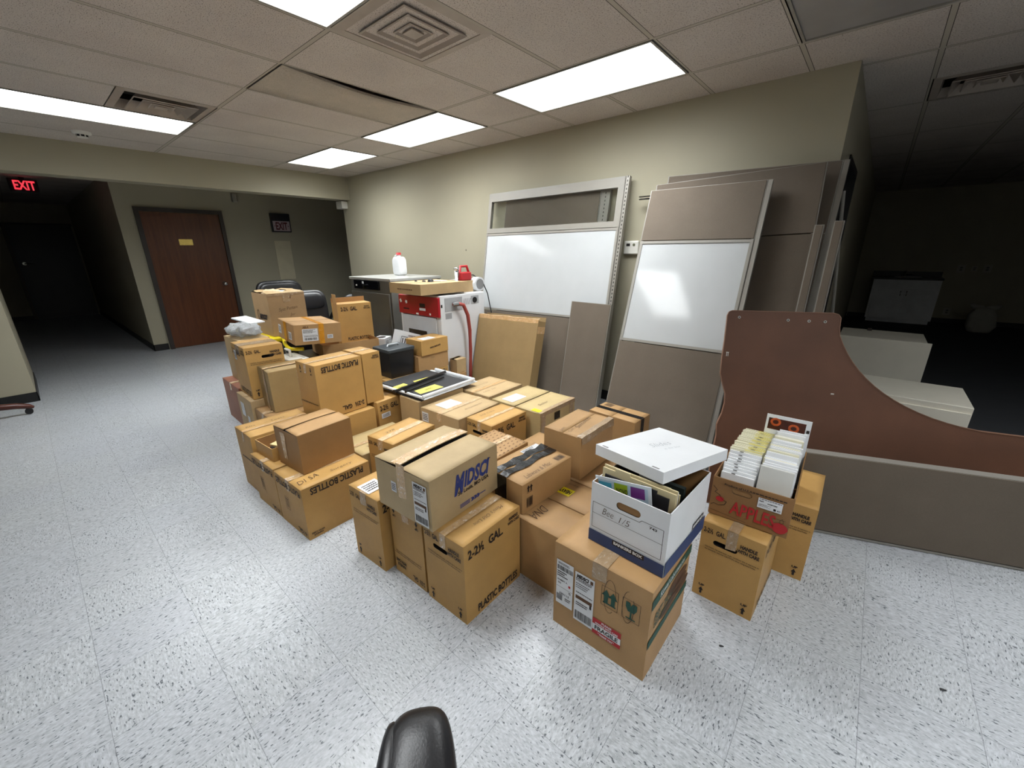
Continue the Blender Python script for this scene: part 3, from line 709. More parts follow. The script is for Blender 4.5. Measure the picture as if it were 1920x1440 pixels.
def R_amz(mk, w, h):
    mk.frame(.05, h*.32, .04, .05, .0018, INK); mk.bars(.05, h*.32, .036, .044, INK, 8); mk.arrow(.04, h*.8, .035, INK); mk.arrow(.06, h*.8, .035, INK); mk.rect(.05, h*.66, .04, .002, INK)
def T_amz(mk, w, h):
    mk.hand('Labware & Misc', w*.42, h*.16, w*.5, .03, PEN); mk.frame(w*.86, h*.16, .06, .038, .0016, INK); mk.bars(w*.86, h*.16, .055, .03, INK, 14)
def X_amz(root, F, dm):
    bm = bmesh.new(); P = F['T']
    for y0, k in ((.10, 0), (.155, 1)):
        prev = None
        for i in range(13):
            s_ = dm[0]*i/12; z_ = .003+.004*abs(math.sin(i*2.1+k))
            cur = [bm.verts.new(P(s_, y0+.006*math.sin(i), z_)), bm.verts.new(P(s_, y0+.045+.006*math.sin(i*1.7), z_+.001))]
            if prev: bm.faces.new((prev[0], cur[0], cur[1], prev[1]))
            prev = cur
    Q = F['L']; quad(bm, [Q(.07, dm[2]-.13, .0025), Q(.15, dm[2]-.13, .0025), Q(.15, dm[2]+.002, .0025), Q(.07, dm[2]+.002, .0025)])
    mesh_obj('black_tape', bm, [BTAPE], root)
carton('long cardboard box with two strips of shiny black tape on top', (-1.03, 1.26, 87, .38, .25, .155, .32), BRN, GP(R=R_amz, T=T_amz), tape=None, gap=.004, extra=X_amz, labels=[('T', .30, .195, .13, .07, 'ship')])
def T_sen(mk, w, h): mk.hand('Sentences', w*.55, h*.45, w*.5, .03, PEN, 8); mk.hand('5mm', w*.12, h*.62, .05, .02, PEN, 10); mk.hand('Com', w*.16, h*.42, .05, .02, PEN, 10)
def X_sen(root, F, dm):
    bm = bmesh.new(); P = F['T']
    prev = None
    for i in range(9):
        s_ = dm[0]*i/8; z_ = .0045+.002*math.sin(i*1.9)
        cur = [bm.verts.new(P(s_, .03, z_)), bm.verts.new(P(s_, -.003, z_-.001)), bm.verts.new(P(s_, -.006, -.035-.006*math.sin(i)))]
        if prev:
            for k in (0, 1): bm.faces.new((prev[k], cur[k], cur[k+1], prev[k+1]))
        prev = cur
    mesh_obj('packing_tape', bm, [GTAPE], root)
carton('brown cardboard box handwritten Sentences with a taped-down edge flap', (-.985, 1.69, 90, .35, .238, .245, .32), BRN, GP(T=T_sen), tape=None, extra=X_sen)
def X_t26(root, F, dm):
    bm = bmesh.new(); P = F['T']; quad(bm, [P(.085, 0, .002), P(.13, 0, .002), P(.13, dm[1], .002), P(.085, dm[1], .002)]); Q = F['R']
    quad(bm, [Q(.085, dm[2]-.14, .003), Q(.13, dm[2]-.14, .003), Q(.13, dm[2]+.002, .003), Q(.085, dm[2]+.002, .003)])
    mesh_obj('black_tape', bm, [BTAPE], root)
def T_t26(mk, w, h): mk.frame(w*.82, h*.84, .05, .06, .0018, INK); mk.bars(w*.82, h*.84, .045, .05, INK, 10)
carton('cardboard box with one black tape band, near the foot of the leaning panels', (-1.02, 2.44, 87, .22, .36, .39, 0), BRN, GP(T=T_t26), tape=None, extra=X_t26)
def T_pat(mk, w, h):
    r_ = random.Random(4)
    for i in range(9):
        for j in range(9): mk.rect(w*(.06+.11*i)+(.012 if j % 2 else 0), h*(.06+.11*j), .014, .006, INKF)
carton('small cardboard box printed all over with brown dashes, behind the blue-lettered box', (-1.41, 1.45, 90, .33, .285, .38, 0), BRN, GP(T=T_pat), tape=TAPE2, tape_w=.04)
carton('low cardboard box mostly buried between the dash-patterned box and the Sentences box', (-1.255, 1.80, 90, .33, .33, .27, 0), BRN)
carton('golden cardboard box mid-pile, beside the small yellow sticker', (-1.715, 1.78, 89, .354, .243, .394, 0), GOLD, GP(R=GW, L=GN, T=lambda mk, w, h: mk.hand('278 Core', w*.42, h*.78, w*.4, .02, PEN)), holes=[('L', hole(.243, .394))], tape=TAPE2, tape_w=.03)
def X_gap(root, F, dm):
    bm = bmesh.new(); P = F['T']; quad(bm, [P(.02, dm[1]/2-.006, .0018), P(dm[0], dm[1]/2-.006, .0018), P(dm[0], dm[1]/2+.006, .0018), P(.02, dm[1]/2+.006, .0018)]); mesh_obj('seam_shadow_tape', bm, [BTAPE], root)
def L_paper(mk, w, h):
    n = 8; r_ = random.Random(3)
    mk.rect(0, 0, w, h, WHT, 0); mk.lines(0, 0, w*.7, h*.6, 4, INKF, .1); return 'paper_sheet'
def L_yel(mk, w, h): mk.rect(0, 0, w, h, YEL, 0); return 'yellow_sticker'
def X_sol(root, F, dm):
    bm = bmesh.new(); P = F['T']; Q = F['R']
    for a, b in ((-.004, .03),): quad(bm, [P(0, a, .0022), P(dm[0], a, .0022), P(dm[0], b, .0022), P(0, b, .0022)])
    quad(bm, [Q(0, dm[2]-.03, .003), Q(dm[0], dm[2]-.03, .003), Q(dm[0], dm[2]+.002, .003), Q(0, dm[2]+.002, .003)])
    for s_ in (0, .36): quad(bm, [Q(s_+.01, .0, .003), Q(s_+.06, 0, .003), Q(s_+.06, dm[2]-.03, .003), Q(s_+.01, dm[2]-.03, .003)])
    mesh_obj('packing_tape', bm, [GTAPE], root)
    bm = bmesh.new(); quad(bm, [Q(.17, .29, .0036), Q(.24, .29, .0036), Q(.24, .35, .0036), Q(.17, .35, .0036)]); mesh_obj('black_tape', bm, [BTAPE], root)
carton('wide olive cardboard box with a round-cornered white paper and split dark seam', (-1.605, 2.165, 89, .44, .48, .39, 0), PALE, GP(T=lambda mk, w, h: mk.hand('Solar', w*.42, h*.24, .11, .03, PEN)), seam='u', gap=.012, extra=X_sol,
       labels=[('T', .13, .36, .17, .11, L_paper), ('T', .035, .06, .045, .075, L_yel)])
carton('wide tan cardboard box with a loose white paper on top, centre of the pile', (-1.965, 1.715, 92, .43, .40, .394, 0), TAN, GP(T=lambda mk, w, h: mk.hand('Bioanalyzer', w*.6, h*.25, w*.42, .022, PEN)), tape=TAPE2, tape_w=.05, labels=[('T', .17, .28, .16, .13, L_paper), ('L', .05, .33, .07, .075, 'small')])
carton('tan cardboard box behind the centre of the pile with a crossing top seam', (-2.125, 2.185, 91, .42, .38, .392, 0), TAN, GP(T=lambda mk, w, h: (mk.hand('Microcentrifuge', w*.42, h*.72, w*.5, .022, PEN), mk.hand('tubes  2ml', w*.3, h*.3, w*.35, .02, PEN))), tape=TAPE, tape_w=.035)
carton('golden cardboard box with creased clear tape, just behind left of the blue-lettered box', (-1.99, 1.21, 97, .354, .238, .393, 0), GOLD, GP(R=GW, L=GN, T=lambda mk, w, h: mk.hand('278', w*.35, h*.72, .07, .02, PEN)), tape=TAPE2, tape_w=.045)
carton('low pale cardboard box handwritten Tray, between the plain box and the taped golden box', (-2.27, 1.15, 90, .44, .32, .25, 0), PALE, GP(T=lambda mk, w, h: mk.hand('Trays', w*.3, h*.25, .1, .03, PEN)), gap=.006, tape=TAPE2, tape_w=.03)
def pl_R(mk, w, h):
    mk.txt('PLASTIC BOTTLES', w*.5, h*.1, w*.78, h*.13, INK, .03); mk.txt('HANDLE', w*.87, h*.93, w*.13, h*.035, INK, .04); mk.txt('WITH CARE', w*.87, h*.885, w*.18, h*.035, INK, .04)
def pl_L(mk, w, h):
    mk.txt('4-1 GAL.', w*.2, h*.9, w*.3, h*.09, INK, .03); mk.txt('PLASTIC BOTTLES', w*.5, h*.12, w*.9, h*.12, INK, .03)
    mk.frame(w*.62, h*.5, .045, .08, .002, INK)
    for k in (-1, 0, 1): mk.rect(w*.62+k*.011, h*.5, .0035, .06, INK)
    mk.rect(w*.62, h*.41, .04, .003, INK)
carton('floor-level cardboard box with inverted plastic bottles lettering, holding the plain split-seam box', (-2.05, .68, 92, .402, .325, .315, 0), GOLD, GP(R=('flip', pl_R), L=('flip', pl_L), T=lambda mk, w, h: (mk.hand('Surgery', w*.66, h*.2, .13, .03, PEN), mk.hand('DI SA', w*.2, h*.25, .12, .04, PEN, 8))), tape=TAPE2, tape_w=.045)
carton('cardboard box on the floor behind the front left one, under the open magazine box', (-2.388, .67, 92, .40, .32, .317, 0), GOLD, GP(L=('flip', pl_L)), tape=TAPE2, tape_w=.045)
carton('tall cardboard box at the left edge of the pile, beside the open magazine box', (-2.722, .68, 91, .40, .267, .412, 0), GOLD, GP(T=lambda mk, w, h: mk.hand('Ella    ~ Tests', w*.4, h*.7, w*.6, .025, PEN), L=lambda mk, w, h: mk.lines(w*.5, h*.55, w*.6, .02, 1, INK)), tape=TAPE, tape_w=.03)
def X_b8(root, F, dm):
    r_ = random.Random(9)
    for k, (a, b, rt_, m, nm) in enumerate(((.17, .07, .3, M('cream_paper', (214, 198, 140), .6), 'magazine'), (.19, .15, -.2, M('dark_magazine_cover', (24, 20, 22), .3), 'magazine'), (.2, .06, .9, WHT, 'magazine'))):
        pass
t8 = carton('shallow open cardboard box of magazines at the left edge of the pile', (-2.472, .71, 94, .27, .222, .088, .319), GOLD, open_top=True, group=None)
for k, (lx, ly, z, rz, m, lb) in enumerate(((-2.57, .84, .345, .1, M('dark_magazine_cover', (22, 18, 20), .3), 'dark glossy magazine lying in the shallow open box'), (-2.565, .83, .376, .35, M('cream_paper', (206, 190, 136), .6), 'cream booklet on the dark magazine in the shallow open box'), (-2.555, .86, .387, .7, WHT, 'white papers on the cream booklet, half under the plain box'))):
    bm = bmesh.new(); L_ = .085 - .012*k; box(bm, -L_*.8, L_*.8, -L_, L_, -.02*(k == 0), .010, 0, .001); o = mesh_obj('magazine', bm, [m]); o.location = (lx, ly, z); o.rotation_euler = (0, 0, rz); tag(o, lb, 'magazine')
def X_b9(root, F, dm):
    bm = bmesh.new(); Q = F['L']; quad(bm, [Q(.075, .05, .0035), Q(.11, .05, .0035), Q(.125, dm[2]-.02, .0035), Q(.07, dm[2]-.02, .0035)]); mesh_obj('tape_strip', bm, [TAPE2], root)
carton('plain brown cardboard box with a split black top seam, on the front left box', (-2.19, .76, 95, .322, .262, .236, .318), cardboard('dull_kraft', (160, 122, 78)), gap=.026, lift=(.014, .008), tape=None, extra=X_b9, flapmat=BRN)
carton('plain cardboard box under the upside down lettered box', (-2.66, 1.13, 90, .37, .30, .378, 0), GOLD)
def gw12(mk, w, h):
    mk.txt('2-2\u00bd  GAL.', w*.3, h*.89, w*.5, h*.09, INK, .03); mk.txt('PLASTIC BOTTLES', w*.48, h*.1, w*.8, h*.105, INK, .03)
def gl12(mk, w, h):
    for x in (.2, .75): mk.txt('UP', w*x, h*.165, w*.1, h*.03, INK, .05); mk.arrow(w*x, h*.09, h*.09, INK)
    mk.lines(w*.5, h*.72, w*.85, .012, 2, INK)
carton('cardboard box standing upside down with inverted plastic bottles lettering, highest in the middle left', (-2.70, 1.12, 94, .353, .248, .392, .383), GOLD, GP(R=('flip', gw12), L=('flip', gl12)), tape=TAPE2, tape_w=.035)
def R_13(mk, w, h): mk.txt('HANDLE', w*.75, h*.93, .05, .014, INK, .04); mk.txt('WITH CARE', w*.72, h*.89, .065, .014, INK, .04)
carton('narrow cardboard box flush right of the inverted lettered box, beside the black bin', (-2.727, 1.482, 94, .15, .245, .385, .397), GOLD, GP(R=R_13), tape=TAPE2, tape_w=.035)
carton('cardboard box with a white address sticker under its gallon marking, under the narrow box', (-2.69, 1.54, 97, .30, .24, .394, 0), GOLD, GP(R=GW), tape=TAPE2, labels=[('R', .07, .275, .085, .04, 'small')])
carton('tan cardboard box under the black portfolio', (-2.40, 1.71, 90, .45, .24, .42, 0), TAN, gap=.003)
# portfolio, papers and tubes
t = thing('portfolio', 'flat black portfolio with white edges and yellow stickers lying open on the pile', 'portfolio', (-2.70, 2.01, .424), math.radians(92))
bm = bmesh.new(); box(bm, -.29, .29, -.30, .30, 0, .004); mesh_obj('back_cover', bm, [BPLAS], t)
bm = bmesh.new(); box(bm, -.27, .31, -.31, .26, .006, .009); box(bm, -.26, .30, -.305, .265, .011, .013); mesh_obj('white_sheets', bm, [WHT], t)
bm = bmesh.new(); box(bm, -.24, .25, -.25, .28, .016, .022); mesh_obj('front_cover', bm, [M('black_board', (26, 27, 30), .6)], t)
bm = bmesh.new(); tube(bm, [(-.27, -.29, .028), (.28, -.30, .034)], .012, 10); tube(bm, [(-.285, .2, .02), (-.27, -.29, .024)], .01, 10); tube(bm, [(.29, .2, .03), (.28, -.29, .03)], .014, 10); mesh_obj('rolled_edge', bm, [WHT], t)
for pts in (((-.262, .101), (-.139, .112), (-.137, -.007), (-.272, .005)), ((-.053, .098), (.168, .086), (.159, .052), (-.071, .023)), ((-.208, -.114), (.003, -.114), (.001, -.225), (-.226, -.212))):
    cx_ = sum(p[0] for p in pts)/4; cy_ = sum(p[1] for p in pts)/4
    bm = bmesh.new(); mk = Marks(bm, lambda x, y, o: Vector((x, y, .0228+o)), {YEL: 0, INK: 1}); mk.face(pts[::-1], YEL, 0); mk.lines(cx_, cy_, .07, .03, 2, INK); mesh_obj('yellow_sticker', bm, [M('yellow_note', (232, 218, 96), .5), INK], t)
for k, (p0, p1, r_) in enumerate((((-2.644, 1.671, .463), (-2.754, 2.276, .463), .012), ((-2.583, 1.734, .459), (-2.652, 2.169, .459), .008))):
    bm = bmesh.new(); tube(bm, [p0, p1], r_, 10); d_ = (Vector(p1)-Vector(p0)).normalized(); tube(bm, [Vector(p0)-d_*.006, Vector(p0)+d_*.006], r_*1.25, 10, 0)
    tag(mesh_obj('poster_rod', bm, [BPLAS]), ['thicker black rod lying across the portfolio', 'thinner black rod beside the thick one on the portfolio'][k], 'rod')
# ------------------------------------------------------------ left back stack
def L_red(mk, w, h):
    mk.rect(0, 0, w, h, WHT, 0); mk.lines(0, h*.2, w*.8, h*.4, 3, INK); mk.bars(0, -h*.3, w*.8, h*.2, INK)
carton('cardboard box with hand hole and wide clear tape on the upper left stack', (-3.60, .985, 87, .28, .365, .42, .367), GOLD, GP(R=GN, L=GW), holes=[('R', (.16, .335, .09, .024))], tape=GTAPE, tape_w=.12, labels=[('L', .10, .33, .06, .08, 'small')])
def X_olive(root, F, dm):
    for Q, a, b in ((F['R'], .2, .28), (F['L'], .12, .18)):
        bm = bmesh.new(); quad(bm, [Q(a, 0, .0034), Q(b, 0, .0034), Q(b, dm[2], .0034), Q(a, dm[2], .0034)]); mesh_obj('side_tape', bm, [GTAPE], root)
carton('plain olive cardboard box wrapped with dark tape bands, left of the inverted lettered box', (-3.31, 1.03, 86, .34, .272, .322, .314), cardboard('olive_kraft', (164, 138, 94)), gap=.008, lift=(.004, .008), tape=TAPE2, tape_w=.05,
       extra=X_olive)
def L_circ(mk, w, h):
    mk.rect(0, 0, w, h, WHT, 0); mk.lines(0, h*.2, w*.8, h*.5, 5, INK, .2)
carton('cardboard box at floor level under the olive box with the dark tape bands', (-3.20, .955, 88, .44, .36, .31, 0), BRN, tape=TAPE2, gap=.003)
carton('floor-level cardboard box with white labels and a red ring mark', (-3.575, .95, 88, .36, .37, .362, 0), TAN, GP(L=lambda mk, w, h: mk.stroke([(w*.8+.03*math.cos(k*PI/6), h*.35+.04*math.sin(k*PI/6)) for k in range(13)], .006, RED)), labels=[('L', .12, .24, .09, .12, L_circ), ('L', .24, .17, .06, .07, L_circ)])
RB = cardboard('reddish_board', (150, 100, 78))
carton('reddish cardboard box with shiny tape at floor level, far left end of the pile', (-3.975, .99, 88, .34, .5, .376, 0), RB, tape=TAPE2)
carton('cardboard box under the clear plastic bag, far left of the pile', (-4.02, 1.08, 90, .245, .40, .393, .38), TAN, tape=None)
PB = NT('clear_plastic_bag'); PB.b.inputs['Base Color'].default_value = (.75, .78, .8, 1); PB.b.inputs['Roughness'].default_value = .18; PB.b.inputs['Transmission Weight'].default_value = .55; PB.b.inputs['IOR'].default_value = 1.2
tcp = PB.n('ShaderNodeTexCoord').outputs['Object']; PB.bump(PB.noise(tcp, 22, 4, .7), 1.0, .02)
rb_ = random.Random(2)
bm = bmesh.new(); pad(bm, (0, 0, .058), (.19, .12, .052), .8, 36, 20, 0, lambda p: p*(1+.14*math.sin(p.x*60+p.y*35)*math.sin(p.z*70+1)+.08*math.sin(p.y*90))); t = mesh_obj('plastic_bag', bm, [PB.m]); t.location = (-4.24, 1.2, .777); tag(t, 'crumpled clear plastic bag on a cardboard box at the far left of the pile', 'plastic bag')
bm = bmesh.new(); box(bm, -.16, .12, -.07, .07, -.006, .006, 0, .002); o = mesh_obj('foam_sheet', bm, [WCARD]); o.location = (-4.34, 1.29, .893); o.rotation_euler = (.0, .12, .25); tag(o, 'flat white foam sheet on top of the clear plastic bag', 'foam sheet')
# totes that carry the upper boxes
TY = M('yellow_plastic', (222, 200, 20), .35)
t = thing('storage_tote', 'black storage tote with a yellow lid under the tall round-logo box', 'tote', (-4.93, 1.80, 0))
bm = bmesh.new(); box(bm, -.31, .31, -.24, .24, 0, .6, 0, .02); 
for k in range(5): box(bm, -.28+k*.13, -.24+k*.13, -.25, -.24, .05, .5)
mesh_obj('body', bm, [BPLAS], t)
bm = bmesh.new(); box(bm, -.34, .34, -.27, .27, .6, .645, 0, .012); mesh_obj('lid', bm, [TY], t)
t = thing('storage_tote', 'open black tote with a curved yellow rim, under the shallow cardboard tray', 'tote', (-4.18, 1.98, 0), math.radians(-8))
bm = bmesh.new(); box(bm, -.24, .24, -.40, .22, 0, .505, 0, .02); mesh_obj('body', bm, [BPLAS], t)
bm = bmesh.new(); tube(bm, [(-.33, -.40, .655), (-.15, -.43, .65), (.0, -.46, .645), (.15, -.48, .645), (.28, -.485, .645), (.36, -.455, .65), (.40, -.40, .65)], .017, 8); mesh_obj('rim', bm, [TY], t)
bm = bmesh.new()
for x, y in ((-.2, -.44), (.18, -.49)): box(bm, x, x+.03, y, -.40, .3, .635)
mesh_obj('rim_bracket', bm, [BPLAS], t)
carton('cardboard box mostly hidden behind the olive taped box, under the white trays', (-3.62, 1.42, 88, .1, .34, .60, 0), BRN) if 0 else None
for k, (x, y, z, rz, lb) in enumerate(((-3.80, 1.408, .0, .0, 'small white plastic bin with a raised rim beside the olive taped box'),)):
    t = thing('plastic_bin', lb, 'bin', (x, y, z), rz)
    bm = bmesh.new(); box(bm, -.14, .14, -.07, .07, 0, .6, 0, .01); mesh_obj('body', bm, [WPL], t)
    bm = bmesh.new(); tube(bm, [(-.14, -.07, .6), (.14, -.07, .6), (.14, .07, .6), (-.14, .07, .6), (-.14, -.07, .6)], .012); mesh_obj('rim', bm, [WPL], t)
    bm = bmesh.new(); tube(bm, [(-.13, 0, .6), (-.13, 0, .66), (-.04, 0, .66), (-.04, 0, .6)], .012); mesh_obj('handle', bm, [WPL], t)
# open shallow tray holding the tall box
carton('shallow open cardboard tray under the tall box lettered plastic bottles', (-3.92, 1.74, 80, .56, .40, .125, .508), BRN, open_top=True)
def R_tall(mk, w, h): mk.txt('2-2\u00bd  GAL.', w*.33, h*.86, w*.48, h*.11, INK, .03); mk.txt('HANDLE', w*.86, h*.90, w*.15, h*.035, INK, .04); mk.txt('WITH CARE', w*.86, h*.85, w*.2, h*.035, INK, .04); mk.txt('PLASTIC BOTTLES', w*.55, h*.06, w*.7, h*.09, INK, .03)
def X_tall(root, F, dm):
    bm = bmesh.new(); o = Vector((dm[0]/2, dm[1]/2, 0)); box(bm, -.005-o.x, 0-o.x, .0-o.y, .13-o.y, dm[2]-.30, dm[2]+.10); mesh_obj('raised_flap', bm, [BRN], root)
    bm = bmesh.new(); box(bm, 0-o.x, dm[0]-o.x, dm[1]-.005-o.y, dm[1]-o.y, dm[2], dm[2]+.05); mesh_obj('raised_flap', bm, [INS], root)
carton('tall cardboard box lettered plastic bottles with its flaps raised, standing in the shallow tray', (-4.14, 2.06, 79, .35, .22, .388, .52), GOLD, GP(R=R_tall, T=lambda mk, w, h: mk.hand('Plasticware', w*.4, h*.3, w*.5, .02, PEN)), extra=X_tall) if 0 else carton('tall cardboard box lettered plastic bottles with its flaps raised, standing in the shallow tray', (-4.145, 2.05, 79, .352, .20, .46, .516), GOLD, GP(R=lambda mk, w, h: (mk.txt('2-2\u00bd  GAL.', w*.33, h*.885, w*.48, h*.095, INK, .03), mk.txt('HANDLE', w*.86, h*.92, w*.15, h*.032, INK, .04), mk.txt('WITH CARE', w*.86, h*.875, w*.2, h*.032, INK, .04), mk.txt('PLASTIC BOTTLES', w*.55, h*.2, w*.7, h*.075, INK, .03)), T=lambda mk, w, h: mk.hand('Plasticware', w*.4, h*.3, w*.5, .02, PEN)), extra=X_tall)
def R_long(mk, w, h): mk.txt('AIR-A', w*.24, h*.88, .05, .018, INKF, .03)
def X_long(root, F, dm):
    bm = bmesh.new(); Q = F['R']; P = F['T']; W_ = F['L']
    for s_ in (.205,): 
        quad(bm, [Q(s_, 0, .0034), Q(s_+.045, 0, .0034), Q(s_+.045, dm[2]+.002, .0034), Q(s_, dm[2]+.002, .0034)]); quad(bm, [P(s_, 0, .002), P(s_+.045, 0, .002), P(s_+.045, dm[1], .002), P(s_, dm[1], .002)])
    quad(bm, [W_(.22, 0, .0034), W_(.32, 0, .0034), W_(.32, dm[2]+.002, .0034), W_(.22, dm[2]+.002, .0034)])
    mesh_obj('amber_tape', bm, [YTAPE], root)
carton('long cardboard box with amber tape bands and a white shipping label', (-3.75, 1.43, 82, .402, .56, .178, .70), BRN, GP(R=R_long), tilt=3, extra=X_long, labels=[('R', .13, .085, .13, .11, 'ship'), ('R', .30, .06, .05, .035, 'small'), ('L', .08, .09, .1, .08, 'small'), ('L', .43, .07, .1, .07, 'small')])
def L_am(mk, w, h):
    mk.stroke([(w*.28+.028*math.cos(k*PI/8), h*.47+.052*math.sin(k*PI/8)) for k in range(17)], .009, INK); mk.txt('amcor', w*.58, h*.44, w*.46, .06, INK, .05)
def X_am(root, F, dm):
    o = Vector((dm[0]/2, dm[1]/2, 0))
    for a, b, c_, d_, ang in ((0, dm[0], 0, .15, 1), (0, dm[0], dm[1], dm[1]-.16, 1)):
        bm = bmesh.new(); n = 8; prev = None
        for i in range(n+1):
            x = a+(b-a)*i/n; cur = [bm.verts.new(Vector((x, c_, dm[2]))-o), bm.verts.new(Vector((x, (c_+d_)/2, dm[2]+.018+.008*math.sin(i*1.3)))-o), bm.verts.new(Vector((x, d_, dm[2]+.012+.012*math.sin(i*2+c_*9)))-o)]
            if prev:
                for k in (0, 1): bm.faces.new((prev[k], cur[k], cur[k+1], prev[k+1]))
            prev = cur
        mesh_obj('raised_flap', bm, [TAN], root)
    bm = bmesh.new(); Q = F['R']
    quad(bm, [Q(0, dm[2]-.03, .0034), Q(dm[0], dm[2]-.02, .0034), Q(dm[0], dm[2]+.001, .0034), Q(0, dm[2]+.001, .0034)]); quad(bm, [Q(.15, dm[2]-.1, .0036), Q(.22, dm[2]-.1, .0036), Q(.22, dm[2], .0036), Q(.15, dm[2], .0036)])
    mesh_obj('packing_tape', bm, [GTAPE], root)
carton('tall tan cardboard box with a round black logo and half-open top', (-4.68, 1.59, 91, .378, .41, .44, .648), cardboard('plain_tan_kraft', (168, 138, 102)), GP(L=L_am, R=lambda mk, w, h: (mk.hand('Syst Perten', w*.5, h*.62, w*.5, .045, PEN, 6), mk.hand('Jer', w*.6, h*.47, .05, .04, PEN), mk.txt('3HV', w*.52, h*.9, .09, .045, INKF, 0))), open_top=True, extra=X_am)
for k, (x, y, z, s_, m, lb) in enumerate(((-4.85, 1.70, 1.04, .11, M('cream_wrap', (206, 184, 150), .5, bump=.8, bs=20, bd=.02), 'crumpled cream wrapping sticking out of the round-logo box'), (-4.80, 1.86, 1.06, .06, M('maroon_wrap', (96, 34, 24), .6), 'maroon bundle beside the wrapping in the round-logo box'), (-4.78, 1.78, 1.07, .05, WPL, 'small white bottle top poking out of the round-logo box'))):
    bm = bmesh.new(); pad(bm, (0, 0, 0), (s_, s_*.8, s_*.7), .7, 16, 10, 0, lambda p: p*(1+.12*math.sin(p.x*70+p.z*50))); o = mesh_obj('packed_bundle', bm, [m]); o.location = (x, y, z); tag(o, lb, 'bundle')
# black bin and small boxes by the white machine
t = thing('plastic_bin', 'black lidded plastic bin with a grey carry handle beside two stacked boxes', 'bin', (-3.24, 2.085, .396))
bm = bmesh.new(); n = 12
def taper(zs, x_, y_):
    pass
vs = box(bm, -.125, .125, -.132, .132, 0, .235)
for v_ in vs[:4]: v_.co.x *= .86; v_.co.y *= .9
mesh_obj('body', bm, [BPLAS], t)
bm = bmesh.new(); box(bm, -.133, .133, -.14, .14, .235, .27, 0, .01); mesh_obj('lid', bm, [M('grey_black_lid', (58, 64, 68), .3)], t)
bm = bmesh.new(); tube(bm, [(-.01, -.06, .272), (-.01, -.05, .286), (-.01, .05, .286), (-.01, .06, .272)], .009); mesh_obj('handle', bm, [M('pale_grey_plastic', (170, 174, 176), .4)], t)
carton('cardboard box under the black lidded bin', (-3.09, 1.90, 90, .325, .26, .394, 0), GOLD, GP(R=GW))
carton('cardboard box with inverted lettering, bottom of the stack by the white machine', (-3.085, 2.236, 90, .355, .245, .395, 0), GOLD, GP(R=('flip', gw12)))
carton('plain cardboard box in the middle of the stack by the white machine', (-3.086, 2.237, 90, .362, .25, .156, .397), BRN, GP(R=lambda mk, w, h: mk.hand('Case', w*.47, h*.8, .04, .015, PEN)))
carton('cardboard box with a white sheet on top, topmost beside the black lidded bin', (-3.07, 2.27, 91, .327, .229, .142, .556), GOLD, GP(R=lambda mk, w, h: mk.txt('www.nest.com', w*.5, h*.5, w*.4, .02, INK, .02, 6)), labels=[('T', .12, .07, .15, .1, L_paper)])
carton('small open cardboard box at the foot of the white machine', (-3.075, 2.70, 90, .13, .105, .14, .29), TAN, gap=.02, lift=(.01, .02))
carton('low cardboard box under the small one, at the foot of the white machine', (-3.055, 2.645, 90, .165, .12, .286, 0), BRN)
def L_wh(mk, w, h): mk.frame(w*.3, h*.55, .05, .06, .003, INK); mk.rect(w*.25, h*.55, .006, .04, INK); mk.rect(w*.35, h*.55, .006, .04, INK)
carton('white cardboard box with a black oval printed on its top', (-3.93, 2.43, 122, .17, .14, .585, 0), WCARD, GP(R=lambda mk, w, h: (mk.frame(w*.28, h-.06, .05, .06, .003, INK), mk.rect(w*.22, h-.06, .006, .04, INK), mk.rect(w*.33, h-.06, .006, .04, INK), mk.lines(w*.75, h-.03, .05, .01, 1, INK)), T=lambda mk, w, h: mk.face([(w*.45+.06*math.cos(k*PI/9), h*.55+.05*math.sin(k*PI/9)) for k in range(18)], INK)))
carton('cardboard box hidden behind the black bin, under the slanted white box', (-3.37, 2.14, 90, .34, .25, .46, 0), BRN)
o = carton('slanted white cardboard box with arrow marks and red patch behind the black bin', (-3.39, 2.19, 90, .30, .10, .23, .50), WCARD, GP(R=lambda mk, w, h: (mk.frame(w*.2, h*.5, .07, .12, .005, INK), mk.rect(w*.15, h*.5, .01, .09, INK), mk.rect(w*.25, h*.5, .01, .09, INK), mk.rect(w*.65, h*.72, .08, .05, RED), mk.lines(w*.5, h*.85, .1, .02, 2, INKF))))
o.rotation_euler = (.5, 0, o.rotation_euler[2]); o.rotation_euler = (0, math.radians(20), math.radians(90))

# right front
def P_apples(mk, w, h):
    REDA = RED
    mk.txt('APPLES', w*.56, h*.32, w*.56, h*.33, REDA, .02, -2)
    mk.txt('Produce of U.S.A.', w*.34, h*.86, w*.36, h*.05, INK, .03); mk.lines(w*.72, h*.86, w*.4, h*.05, 1, INK)
    cx, cy = w*.90, h*.2
    mk.face([(cx+.026*math.cos(k*PI/9)*(1.1 if k % 18 < 9 else 1), cy+.024*math.sin(k*PI/9)) for k in range(18)], RED)
    mk.stroke([(cx, cy+.018), (cx-.004, cy+.035), (cx+.004, cy+.045), (cx+.01, cy+.03), (cx, cy+.018)], .0012, INK)
    mk.stroke([(w*.02, h*.75), (w*.08, h*.66), (w*.05, h*.6), (w*.12, h*.55), (w*.16, h*.45), (w*.22, h*.42), (w*.2, h*.33), (w*.12, h*.28), (w*.06, h*.3), (w*.02, h*.25)], .0022, INK)
    mk.face([(w*.13+.016*math.cos(k*PI/6), h*.45+.012*math.sin(k*PI/6)) for k in range(12)], RED)
    mk.stroke([(w*.02, h*.12), (w*.5, h*.06)], .0012, INK); mk.rect(w*.88, h*.41, w*.14, .0012, INK)
